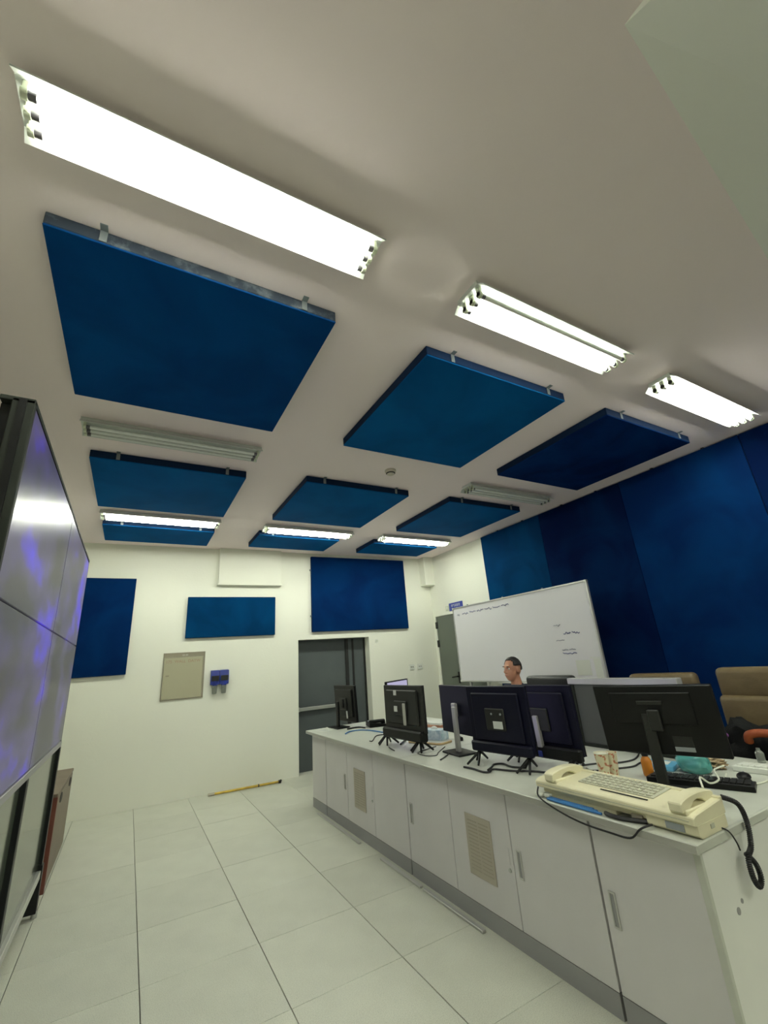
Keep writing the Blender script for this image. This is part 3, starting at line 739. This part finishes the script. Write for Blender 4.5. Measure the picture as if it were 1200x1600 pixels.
# ------------------------------------------------------------------ cream two-handset phone console
ph = empty('phone_console', (1.905, 1.112, Z)); tag(ph, 'long cream switchboard phone with two handsets on the desk corner', 'telephone')
PL, PW = 0.77, 0.235
b = MB().prism([(0.0, 0.045), (0.0, 0.072), (0.02, 0.080), (PW, 0.098), (PW, 0.045)], 0.0, PL, 'y', 0.003)
b.obj('upper_body', MT['cream'], ph)
b = MB().prism([(0.012, 0.012), (0.012, 0.046), (PW - 0.01, 0.046), (PW - 0.01, 0.0), (0.03, 0.0)], 0.0, 0.20, 'y', 0.002)
b.box((0.03, 0.20, 0.018), (PW - 0.02, PL - 0.02, 0.046), 0.002); b.box((0.03, 0.35, 0.0), (PW - 0.03, PL - 0.05, 0.018), 0.002)
b.obj('lower_body', MT['cream'], ph)
box('side_step', (-0.002, 0.02, 0.058), (0.001, PL - 0.01, 0.061), MT['keys'], ph)
box('type_label', (0.008, 0.05, 0.014), (0.0125, 0.12, 0.038), MT['label2'], ph)
box('card_slot', (0.045, 0.20, 0.0835), (0.052, 0.42, 0.0865), MT['slot'], ph)
Tk = Matrix.Translation((0, 0, 0.0)) 
kb = MB().prism([(0.075, 0.0855), (0.075, 0.089), (0.225, 0.1010), (0.225, 0.0975)], 0.19, 0.56, 'y'); kb.obj('key_field', MT['keys'], ph)
for r in range(5):
    kk = MB()
    for c in range(12):
        x = 0.082 + r * 0.028; zz = 0.0895 + (x - 0.075) * 0.08
        kk.box((x, 0.205 + c * 0.029, zz - 0.002), (x + 0.019, 0.226 + c * 0.029, zz + 0.006), 0.0015)
    kk.obj('key_row', MT['keys'], ph)
box('phone_back_rail', (0.215, 0.0, 0.09), (PW, PL, 0.104), MT['cream'], ph, 0.003)
def handset(y, name='handset'):
    m = MB()
    prof = []
    n = 14
    for i in range(n + 1):
        t = i / n; x = -0.01 + 0.245 * t
        arch = math.sin(math.pi * t); prof.append((x, 0.115 + 0.018 * arch ** 0.6))
    low = []
    for i in range(n + 1):
        t = 1 - i / n; x = -0.01 + 0.245 * t
        mid = 1 if 0.27 < t < 0.73 else 0
        low.append((x, 0.084 + 0.026 * (math.sin(math.pi * (t - 0.27) / 0.46) ** 0.5 if mid else 0)))
    m.prism(prof + low, y - 0.026, y + 0.026, 'y', 0.004)
    return m.obj(name, MT['cream'], ph, False)
handset(0.055); handset(0.67)
for y in (0.055, 0.67):
    box('cradle', (0.005, y - 0.034, 0.074), (0.235, y + 0.034, 0.092), MT['cream'], ph, 0.004)
box('cord_socket', (0.10, -0.003, 0.02), (0.125, 0.001, 0.035), MT['keys'], ph)

def coil(path, r, cr, turns, name, label, m):
    P = [Vector(p) for p in path]; pts = []
    seg = [(P[i + 1] - P[i]).length for i in range(len(P) - 1)]; tot = sum(seg); N = turns * 7
    for i in range(N + 1):
        s = tot * i / N; k = 0
        while k < len(seg) - 1 and s > seg[k]: s -= seg[k]; k += 1
        q = P[k].lerp(P[k + 1], min(1, s / seg[k])); d = (P[k + 1] - P[k]).normalized()
        a = d.cross(Vector((0, 1, 0.1))).normalized(); b_ = d.cross(a)
        th = 2 * math.pi * i / 7
        pts.append(q + (a * math.cos(th) + b_ * math.sin(th)) * r)
    o = MB().tube(pts, cr, 5, 1).obj(name, m, None, True)
    return tag(o, label, 'cord')
def smooth_path(P, n=8):
    P = [Vector(p) for p in P]; Q = []
    for i in range(len(P) - 1):
        p0, p1, p2, p3 = P[max(i - 1, 0)], P[i], P[i + 1], P[min(i + 2, len(P) - 1)]
        for k in range(n):
            t = k / n; Q.append(0.5 * ((2 * p1) + (p2 - p0) * t + (2 * p0 - 5 * p1 + 4 * p2 - p3) * t * t + (3 * p1 - p0 - 3 * p2 + p3) * t ** 3))
    return Q + [P[-1]]
coil(smooth_path([(2.145, 1.118, 0.86), (2.20, 1.09, 0.83), (2.225, 1.088, 0.76), (2.20, 1.086, 0.69), (2.155, 1.086, 0.66), (2.15, 1.086, 0.60), (2.175, 1.086, 0.565), (2.205, 1.086, 0.585), (2.20, 1.088, 0.63), (2.16, 1.092, 0.67)]), 0.0075, 0.0032, 78, 'coiled_cord', 'black coiled handset cord hanging in a loop from the cream phone', MT['cable'])

def cable(pts, label, m='cable', r=0.004, name='cable', cat='cable', grp=None, n=6):
    o = MB().tube(pts, r, n, 5).obj(name, MT[m], None, True); return tag(o, label, cat, grp)
cable([(2.07, 1.128, 0.772), (2.09, 1.098, 0.760), (2.115, 1.092, 0.72), (2.125, 1.092, 0.69)], 'thin black wire beside the coiled cord', r=0.003)
cable([(1.915, 1.88, 0.80), (1.868, 1.84, 0.775), (1.858, 1.74, 0.745), (1.855, 1.60, 0.722), (1.855, 1.45, 0.718), (1.856, 1.36, 0.722), (1.860, 1.315, 0.76), (1.872, 1.29, 0.775), (1.90, 1.28, 0.778)], 'black wire drooping over the desk edge below the cream phone', r=0.004)
for k in range(3):
    cable([(1.884 + 0.013 * k, 1.80, 0.7695), (1.882 + 0.013 * k, 1.72, 0.7695), (1.884 + 0.013 * k, 1.62, 0.7695), (1.886 + 0.013 * k, 1.50 + .03 * k, 0.7695)], ('blue network cable nearest the desk edge under the cream phone', 'blue network cable in the middle of the three under the cream phone', 'blue network cable nearest the cream phone body')[k], 'ether', 0.0055, grp='blue network cables')
cable([(1.90, 1.49, 0.772), (1.888, 1.45, 0.773), (1.895, 1.40, 0.772), (1.93, 1.32, 0.772)], 'black sleeved cable end under the cream phone', r=0.009)
pgs = MB().box((1.885, 1.84, 0.768), (1.91, 1.88, 0.782), 0.003); pgs.box((1.90, 1.80, 0.768), (1.925, 1.835, 0.782), 0.003)
tag(pgs.obj('network_plug', MT['white']), 'white network plugs on the blue cables under the cream phone', 'plug')
pw = MB().box((1.925, 1.335, 0.763), (1.96, 1.385, 0.790), 0.003)
tag(pw.obj('line_adapter', MT['vent']), 'small brown line adapter in the gap under the cream phone', 'adapter')

Zc = Z + 0.005
CB = [
 ('black wire looping on the desk left of the charcoal monitor', 'cable', 0.0045, [(2.04, 4.04), (2.06, 4.02), (2.22, 4.24), (2.32, 4.22), (2.33, 4.10), (2.30, 4.02)]),
 ('blue-grey cable lying beside the small far monitor', 'ether', 0.006, [(2.06, 4.64), (2.16, 4.74), (2.28, 4.72), (2.34, 4.58), (2.36, 4.36)]),
 ('short black lead with two connectors near the small far monitor', 'cable', 0.008, [(2.21, 4.92), (2.35, 4.93), (2.38, 4.81)]),
 ('straight black lead under the tripod foot of the charcoal monitor', 'cable', 0.0045, [(2.01, 3.62), (1.99, 3.55), (1.97, 3.46)]),
 ('short thick black plug lead right of the tripod foot', 'cable', 0.008, [(2.30, 3.80), (2.22, 3.72), (2.14, 3.64)]),
 ('thin black wire in a wide loop right of the charcoal monitor', 'cable', 0.003, [(2.30, 3.33), (2.19, 3.30), (2.13, 3.28), (2.05, 3.23), (2.04, 3.10), (2.10, 3.05), (2.17, 3.12), (2.34, 3.26)]),
 ('black wire with a brass plug end by the silver column', 'cable', 0.0045, [(2.20, 3.02), (2.12, 2.96), (2.03, 2.90)]),
 ('stubby black plug under the charcoal monitor', 'cable', 0.008, [(2.09, 3.36), (2.23, 3.51)]),
 ('yellow-brown cable on the desk below the tissue box', 'yellowc', 0.009, [(2.24, 3.66), (2.30, 3.52), (2.33, 3.42), (2.37, 3.35), (2.50, 3.38)]),
 ('long black power cable lying along the desk to the cream phone', 'cable', 0.006, [(2.01, 2.61), (2.02, 2.53), (2.01, 2.42), (2.04, 2.39), (2.10, 2.42), (2.15, 2.31), (2.22, 2.22), (2.26, 2.12), (2.30, 1.98)]),
 ('black cable arching in front of the labelled monitor', 'cable', 0.006, [(2.06, 2.43), (2.13, 2.47), (2.19, 2.51), (2.24, 2.48), (2.22, 2.38), (2.26, 2.30)]),
 ('black cable running behind the paper cup', 'cable', 0.005, [(2.44, 2.00), (2.52, 1.93), (2.60, 1.90), (2.71, 1.86), (2.83, 1.88), (2.99, 1.86)]),
 ('second black cable crossing behind the orange bottle', 'cable', 0.005, [(2.50, 2.10), (2.62, 2.06), (2.72, 1.98), (2.84, 1.95), (2.95, 1.98), (3.03, 2.02)]),
 ('white cord curving on the desk beside the mouse', 'whitec', 0.004, [(2.88, 1.44), (2.79, 1.40), (2.745, 1.33), (2.78, 1.265), (2.90, 1.25)]),
 ('white cord running from the handset past the cup', 'whitec', 0.004, [(2.51, 2.04), (2.46, 1.92), (2.38, 1.80), (2.25, 1.74)]),
]
for lb, m, r, p in CB:
    cable([(x, y, Z + r + 0.0006) for x, y in p], lb, m, r, grp='loose cables on the desk')
cable([(2.13, 1.17, 0.885), (2.22, 1.22, 0.90), (2.38, 1.27, 0.84), (2.50, 1.29, 0.83), (2.62, 1.36, 0.83), (2.80, 1.45, 0.80), (2.90, 1.45, 0.80)], 'white cord rising over the black keyboard to the tan tangle', 'whitec', 0.004, grp='loose cables on the desk')

# ------------------------------------------------------------------ small things on the desk
cu = empty('paper_cup', (2.41, 1.84, Z)); tag(cu, 'floral paper cup standing left of the nearest monitor column', 'cup')
MB().lathe([(0.026, 0.0), (0.038, 0.125), (0.0365, 0.125), (0.025, 0.004), (0.0, 0.004)], n=28).obj('cup_body', MT['cup'], cu, True)
MB().lathe([(0.0375, 0.122), (0.040, 0.125), (0.0385, 0.129), (0.0365, 0.126)], n=28).obj('rolled_rim', MT['cupin'], cu, True)
cu2 = empty('paper_cup', (2.489, 1.84, Z)); tag(cu2, 'second floral paper cup tucked right behind the first', 'cup')
MB().lathe([(0.026, 0.0), (0.038, 0.118), (0.0365, 0.118), (0.025, 0.004), (0.0, 0.004)], n=28).obj('cup_body', MT['cup'], cu2, True)

ob = empty('drink_bottle', (2.60, 1.70, Z)); tag(ob, 'small orange drink bottle with a dark cap near the monitor column', 'bottle')
MB().lathe([(0.0, 0.0), (0.025, 0.0), (0.028, 0.01), (0.028, 0.075), (0.02, 0.09), (0.012, 0.10), (0.012, 0.112), (0.0, 0.112)], n=22).obj('bottle_body', MT['orange'], ob, True)
MB().lathe([(0.016, 0.10), (0.018, 0.112), (0.016, 0.135), (0.0, 0.137)], n=18).obj('bottle_cap', MT['black2'], ob, True)

def keyboard(loc, yaw, ln, wd, m, mk, label):
    e = empty('keyboard', loc, yaw); tag(e, label, 'keyboard')
    MB().prism([(-wd / 2, 0.0), (wd / 2, 0.0), (wd / 2, 0.028), (-wd / 2, 0.014)], -ln / 2, ln / 2, 'x', 0.003).obj('key_tray', MT[m], e)
    for r in range(5):
        k = MB(); yy = -wd / 2 + 0.018 + r * (wd - 0.036) / 5; zz = 0.014 + (yy + wd / 2) / wd * 0.014
        n = 15; st_ = (ln - 0.03) / n
        for c in range(n): k.box((-ln / 2 + 0.015 + c * st_, yy, zz), (-ln / 2 + 0.015 + (c + 0.86) * st_, yy + (wd - 0.036) / 5 * 0.85, zz + 0.009), 0.001)
        k.obj('key_row', MT[mk], e)
    return e
keyboard((2.635, 1.455, Z), R(-70) + math.pi, 0.46, 0.16, 'black', 'black2', 'black keyboard lying in front of the nearest monitor column')
keyboard((3.08, 1.24, Z), R(-82) + math.pi, 0.44, 0.16, 'white', 'white', 'white keyboard at the right edge of the desk')
ms = empty('computer_mouse', (2.83, 1.335, Z), R(20)); tag(ms, 'black mouse between the two keyboards', 'mouse')
MB().ball((0, 0, 0.0175), 0.03, (1.7, 1.05, 0.57)).obj('mouse_shell', MT['black'], ms, True)
MB().cyl((0.03, -0.004, 0.026), (0.03, 0.004, 0.026), 0.009).obj('scroll_wheel', MT['label2'], ms, True)

def lump(name, c, sc, m, label, cat, amp=0.25, freq=9.0, seed=0, sub=4, grp=None):
    t = bmesh.new(); bmesh.ops.create_icosphere(t, subdivisions=sub, radius=1.0)
    for v in t.verts:
        n_ = noise.noise(v.co * freq * 0.3 + Vector((seed, 0, 0))) + 0.5 * noise.noise(v.co * freq * 0.7 + Vector((0, seed, 0)))
        k = 1 + amp * n_; v.co = Vector((v.co.x * sc[0] * k, v.co.y * sc[1] * k, max(v.co.z * k, -0.72) * sc[2]))
    t.transform(Matrix.Translation((c[0], c[1], c[2] + 0.72 * sc[2])))
    o = MB()._add(t).obj(name, MT[m], None, True)
    return tag(o, label, cat, grp)
lump('plastic_bag', (2.83, 1.57, Z + 0.001), (0.08, 0.085, 0.062), 'cyanbag', 'crumpled turquoise plastic bag behind the black keyboard', 'bag', 0.14, 6, 3)
lump('tan_tangle', (2.975, 1.55, Z + 0.001), (0.055, 0.065, 0.035), 'tan', 'tangle of tan cord beside the turquoise bag', 'cord', 0.45, 14, 9)
tp = empty('tissue_pack', (2.80, 1.745, Z), R(15)); tag(tp, 'light blue flat pack lying left of the turquoise bag', 'pack')
MB().box((-0.075, -0.085, 0), (0.075, 0.085, 0.028), 0.010, 2).obj('pack_body', MT['cyan'], tp, True)
box('pack_label', (-0.04, -0.05, 0.028), (0.04, 0.05, 0.0295), MT['paper'], tp)
tb = empty('tissue_box', (2.50, 3.62, Z), R(20)); tag(tb, 'pale blue tissue box between the charcoal monitor and the silver column', 'tissue box')
box('carton', (-0.06, -0.11, 0), (0.06, 0.11, 0.085), MT['tissue'], tb, 0.003)
MB().ball((0, 0, 0.085), 0.03, (0.5, 1.2, 0.8)).obj('tissue', MT['paper'], tb, True)
pst = []
for k in range(5):
    o = empty('paper_stack', (2.78 + rnd.uniform(-.01, .01), 3.98 + rnd.uniform(-.01, .01), Z + 0.018 * k), R(rnd.uniform(10, 24)))
    tag(o, ['white paper pad at the bottom of the stack beside the charcoal monitor', 'white paper pad second from the bottom of the stack', 'salmon folder in the middle of the paper stack', 'salmon folder second from the top of the paper stack', 'white pad on top of the paper stack beside the charcoal monitor'][k], 'papers', 'stack of papers behind the tissue box')
    MB().box((-0.105, -0.15, 0), (0.105, 0.15, 0.0165), 0.001).obj('sheets', MT['pink' if k in (2, 3) else 'paper'], o)
    MB().box((-0.106, -0.151, 0.0160), (-0.085, 0.151, 0.0172)).obj('spine', MT['pink' if k in (2, 3) else 'paper'], o)
for k, (x, y, a) in enumerate(((2.02, 5.16, 8), (2.16, 5.22, -14), (2.40, 5.00, 30))):
    o = empty('paper_sheet', (x, y, Z + 0.0005 + 0.0012 * k), R(a)); tag(o, ['white printed sheet on the far left corner of the desk', 'white printed sheet overlapping the corner sheet', 'pale sheet under the cables behind the small far monitor'][k], 'paper', 'loose sheets at the far end of the desk')
    box('sheet', (-0.07, -0.10, 0), (0.07, 0.10, 0.001), MT['paper'], o)
    q = MB()
    for i in range(6): q.box((-0.05, -0.075 + i * 0.028, 0.001), (0.05, -0.068 + i * 0.028, 0.0014))
    q.obj('printed_lines', MT['label2'], o)
bp = empty('desk_phone', (2.56, 4.88, Z), R(75)); tag(bp, 'black desk telephone right of the small far monitor', 'telephone')
MB().prism([(-0.10, 0), (0.10, 0), (0.10, 0.055), (-0.10, 0.025)], -0.11, 0.11, 'x', 0.005).obj('phone_body', MT['black'], bp)
h_ = MB().box((-0.10, -0.09, 0.045), (-0.055, 0.10, 0.075), 0.01); h_.box((-0.10, -0.09, 0.032), (-0.055, -0.04, 0.05), 0.006); h_.box((-0.10, 0.05, 0.045), (-0.055, 0.10, 0.06), 0.006); h_.obj('handset', MT['black'], bp)
box('phone_display', (-0.02, 0.04, 0.049), (0.09, 0.085, 0.056), MT['label2'], bp, 0.002)
hp_ = lump('headset_pouch', (2.86, 4.70, Z + 0.001), (0.09, 0.10, 0.10), 'bag', 'lumpy black pouch beside the charcoal monitor', 'pouch', 0.3, 8, 5, 3)
st_ = empty('power_brick', (2.60, 3.40, Z), R(70)); tag(st_, 'black power brick beside the tissue box', 'power supply')
box('brick_body', (-0.05, -0.025, 0), (0.05, 0.025, 0.03), MT['black'], st_, 0.005); MB().cyl((0.05, 0, 0.015), (0.085, 0, 0.012), 0.006).obj('strain_relief', MT['black2'], st_, True)
ps = empty('power_strip', (2.62, 2.90, Z), R(95)); tag(ps, 'dark power strip on the desk behind the silver column', 'power strip')
box('strip_body', (-0.16, -0.025, 0), (0.16, 0.025, 0.035), MT['black2'], ps, 0.005)
for i in range(4): box('outlet', (-0.13 + i * 0.075, -0.016, 0.035), (-0.085 + i * 0.075, 0.016, 0.037), MT['black'], ps)

# ------------------------------------------------------------------ chairs
def pad(mb, a, b, bev, bulge=0.0):
    mb.box(a, b, bev, 3); return mb
def office_chair(loc, yaw, leather, top, label, wd=0.58, pale=None, sz=0.49):
    """local -x is the direction the sitter faces"""
    e = empty('office_chair', loc, yaw); tag(e, label, 'chair')
    MB().box((-0.27, -wd / 2 + 0.03, sz - 0.09), (0.22, wd / 2 - 0.03, sz), 0.035, 3).obj('seat', leather, e, True)
    n = 3; z0 = 0.50; hs = [(0.50, top - 0.40), (top - 0.43, top - 0.19), (top - 0.215, top)]
    for i, (a, b_) in enumerate(hs):
        ww = wd - (0.02 if i == 2 else 0.0)
        MB().box((0.20 + 0.03 * i, -ww / 2, a + 0.002), (0.33 + 0.03 * i, ww / 2, b_ + 0.006), 0.040, 4).obj('backrest_pad', leather, e, True)
    MB().box((0.30, -wd / 2 + 0.06, 0.44), (0.36, wd / 2 - 0.06, top - 0.1), 0.02, 2).obj('back_shell', MT['blackleather'], e, True)
    if pale: MB().box((0.185, -wd / 2 + 0.05, 0.62), (0.22, wd / 2 - 0.04, 0.80), 0.015, 3).obj('lumbar_pad', pale, e, True)
    for s in (-1, 1):
        y = s * (wd / 2 + 0.02)
        MB().tube([(0.22, y, 0.46), (0.18, y, 0.66), (-0.05, y, 0.70), (-0.20, y, 0.68)], 0.022, 8, 6).obj('armrest', MT['black'], e, True)
        MB().tube([(-0.10, y, 0.69), (-0.12, y * 0.98, 0.55), (-0.05, y * 0.8, 0.42)], 0.016, 8, 5).obj('arm_support', MT['black'], e, True)
    MB().cyl((0, 0, 0.10), (0, 0, sz - 0.09), 0.03).obj('gas_column', MT['black2'], e, True)
    for k in range(5):
        a = 2 * math.pi * k / 5
        MB().tube([(0, 0, 0.12), (0.15 * math.cos(a), 0.15 * math.sin(a), 0.10), (0.28 * math.cos(a), 0.28 * math.sin(a), 0.065)], 0.018, 8, 4).obj('leg', MT['black'], e, True)
        c = (0.28 * math.cos(a), 0.28 * math.sin(a)); t = (-math.sin(a) * 0.022, math.cos(a) * 0.022)
        MB().cyl((c[0] - t[0], c[1] - t[1], 0.028), (c[0] + t[0], c[1] + t[1], 0.028), 0.028).obj('caster', MT['black'], e, True)
    return e
office_chair((3.66, 1.545, 0), R(0), MT['leather'], 1.235, 'tan leather high-backed chair at the right edge with a black bag on it', 0.62, MT['leatherl'])
office_chair((3.86, 2.32, 0), R(12), MT['leather'], 1.185, 'tan chair whose rounded top peeks over the grey partition', 0.56)
office_chair((3.80, 3.58, 0), R(4), MT['blackleather'], 1.175, 'black high-backed chair the person in navy sits on', 0.62, sz=0.415)

bg = lump('black_bag', (3.58, 1.57, 0.495), (0.17, 0.235, 0.25), 'bag', 'slumped black nylon bag on the tan leather chair', 'bag', 0.22, 7, 2)
o = MB().tube([(3.41, 1.52, 0.84), (3.39, 1.50, 0.88), (3.40, 1.44, 0.895), (3.41, 1.36, 0.89), (3.43, 1.28, 0.86)], 0.024, 10, 6).obj('orange_strap', MT['strap'], None, True); tag(o, 'rolled orange strap lying on the black bag', 'strap')
o = MB().ball((3.40, 1.64, 0.865), 0.016, (1, 1.2, 1)).obj('purple_clip', MT['purple'], None, True); tag(o, 'small purple clip on the black bag', 'clip')
o = empty('clear_bottle', (3.26, 1.42, Z)); tag(o, 'small clear bottle at the back edge of the desk behind the white keyboard', 'bottle')
MB().lathe([(0.02, 0), (0.022, 0.05), (0.010, 0.065), (0.010, 0.075), (0.0, 0.075)]).obj('bottle_body', MT['clear'], o, True)

# ------------------------------------------------------------------ person
def fused(parts, voxel, name, m, parent, smooth_it=6):
    """one continuous surface from overlapping volumes (tapered capsules and ellipsoids)"""
    mb = MB()
    for p in parts:
        if p[0] == 'c':
            _, a, b_, r1, r2 = p
            mb.cyl(a, b_, r1, r2, 16); mb.ball(a, r1, n=10); mb.ball(b_, r2, n=10)
        else:
            _, c, sc = p[:3]; mb.ball(c, 1.0, sc, n=14, mtx=p[3] if len(p) > 3 else None)
    o = mb.obj(name, m, parent)
    r = o.modifiers.new('join', 'REMESH'); r.mode = 'VOXEL'; r.voxel_size = voxel; r.use_smooth_shade = True
    s = o.modifiers.new('soft', 'SMOOTH'); s.iterations = smooth_it; s.factor = 0.5
    return o
pe = empty('person', (3.60, 3.62, 0.0), R(0)); tag(pe, 'seated person in navy clothes behind the monitors, in front of the whiteboard', 'person')
# local frame: -x is forward; head centre 1.29 m up
hc = Vector((-0.03, -0.02, 1.285))
body = [('e', hc + Vector((0.012, 0, 0.02)), (0.098, 0.077, 0.100)), ('e', hc + Vector((-0.030, 0, -0.035)), (0.066, 0.060, 0.080)), ('e', hc + Vector((-0.052, 0, -0.088)), (0.028, 0.030, 0.024)),
        ('c', hc + Vector((-0.090, 0, 0.020)), hc + Vector((-0.108, 0, -0.018)), 0.010, 0.016), ('e', hc + Vector((-0.103, 0.012, -0.022)), (0.010, 0.009, 0.008)), ('e', hc + Vector((-0.103, -0.012, -0.022)), (0.010, 0.009, 0.008)),
        ('e', hc + Vector((-0.080, 0, 0.034)), (0.018, 0.050, 0.012)),
        ('e', hc + Vector((0.005, 0.079, -0.005)), (0.020, 0.009, 0.032)), ('e', hc + Vector((0.005, -0.079, -0.005)), (0.020, 0.009, 0.032)),
        ('e', hc + Vector((-0.088, 0, -0.054)), (0.014, 0.024, 0.010)),
        ('c', hc + Vector((0.02, 0, -0.08)), (0.02, -0.02, 1.06), 0.055, 0.062),
        ('e', (0.03, 0, 0.92), (0.11, 0.17, 0.20)), ('e', (0.04, 0, 0.66), (0.105, 0.15, 0.20)), ('e', (0.03, 0, 0.54), (0.12, 0.17, 0.09))]
def arm(s):
    sh, el, wr = Vector((0.02, s * 0.19, 1.03)), Vector((-0.13, s * 0.235, 0.82)), Vector((-0.36, s * 0.15, 0.805))
    L_ = [('c', sh, el, 0.048, 0.038), ('c', el, wr, 0.037, 0.025), ('e', wr + Vector((-0.045, 0, -0.004)), (0.048, 0.038, 0.016))]
    for q, (dy, ln) in enumerate(((-0.030, 0.052), (-0.010, 0.064), (0.010, 0.068), (0.029, 0.062))):
        a = wr + Vector((-0.080, dy, 0.0)); b_ = a + Vector((-ln * 0.55, dy * 0.15, 0.006)); c = b_ + Vector((-ln * 0.5, 0, -0.020))
        L_ += [('c', a, b_, 0.0092, 0.0085), ('c', b_, c, 0.0085, 0.0072)]
    th = wr + Vector((-0.030, -s * 0.035, -0.004)); L_ += [('c', th, th + Vector((-0.035, -s * 0.022, -0.004)), 0.012, 0.0095), ('c', th + Vector((-0.035, -s * 0.022, -0.004)), th + Vector((-0.060, -s * 0.020, -0.012)), 0.0095, 0.008)]
    return L_
def leg_(s):
    return [('c', (0.02, s * 0.09, 0.54), (-0.40, s * 0.12, 0.50), 0.078, 0.055), ('c', (-0.40, s * 0.12, 0.50), (-0.34, s * 0.12, 0.09), 0.055, 0.036)]
fused(body + arm(1) + arm(-1) + leg_(1) + leg_(-1), 0.0065, 'body', MT['skin'], pe)
sh_ = [('e', (0.03, 0, 0.93), (0.128, 0.19, 0.20)), ('e', (0.04, 0, 0.68), (0.125, 0.17, 0.22)), ('e', (0.03, 0, 0.56), (0.135, 0.185, 0.09)),
       ('c', (0.02, -0.02, 1.065), (0.02, -0.02, 1.10), 0.075, 0.069)]
for s in (-1, 1):
    sh, el = Vector((0.02, s * 0.19, 1.03)), Vector((-0.13, s * 0.235, 0.82))
    sh_ += [('c', (0.02, s * 0.06, 1.06), sh, 0.065, 0.062), ('c', sh, el, 0.062, 0.050), ('c', el, Vector((-0.31, s * 0.171, 0.806)), 0.050, 0.036)]
fused(sh_, 0.011, 'shirt', MT['shirt'], pe)
tr = [('e', (0.03, 0, 0.52), (0.14, 0.19, 0.075))]
for s in (-1, 1): tr += [('c', (0.02, s * 0.09, 0.54), (-0.40, s * 0.12, 0.505), 0.088, 0.066), ('c', (-0.40, s * 0.12, 0.505), (-0.34, s * 0.12, 0.12), 0.066, 0.052)]
fused(tr, 0.012, 'trousers', MT['trouser'], pe)
for s in (-1, 1):
    fused([('e', (-0.38, s * 0.12, 0.04), (0.13, 0.045, 0.035)), ('e', (-0.32, s * 0.12, 0.06), (0.06, 0.042, 0.045))], 0.009, 'shoe', MT['black'], pe)
    MB().ball(hc + Vector((-0.0755, s * 0.030, 0.012)), 0.0095).obj('eye', MT['eye'], pe, True)
    MB().ball(hc + Vector((-0.0815, s * 0.030, 0.012)), 0.0045).obj('iris', MT['hair'], pe, True)
    MB().ball(hc + Vector((-0.093, s * 0.031, 0.034)), 0.004, (1, 4.5, 1)).obj('eyebrow', MT['hair'], pe, True)
MB().ball(hc + Vector((-0.100, 0, -0.054)), 0.004, (1, 5.0, 1.3)).obj('lips', MT['lip'], pe, True)
t = bmesh.new(); bmesh.ops.create_uvsphere(t, u_segments=32, v_segments=20, radius=1.0)
dl = [v for v in t.verts if (v.co.z < 0.12 and v.co.x < 0.35) or v.co.z < -0.45 or (v.co.x < -0.62 and v.co.z < 0.62)]
bmesh.ops.delete(t, geom=dl, context='VERTS')
for v in t.verts: v.co = hc + Vector((0.016 + v.co.x * 0.104, v.co.y * 0.085, 0.024 + v.co.z * 0.106)) + Vector([noise.noise(v.co * 6 + Vector((k, 0, 0))) * 0.004 for k in range(3)])
hr = MB()._add(t).obj('hair', MT['hair'], pe, True); sm = hr.modifiers.new('thick', 'SOLIDIFY'); sm.thickness = 0.008
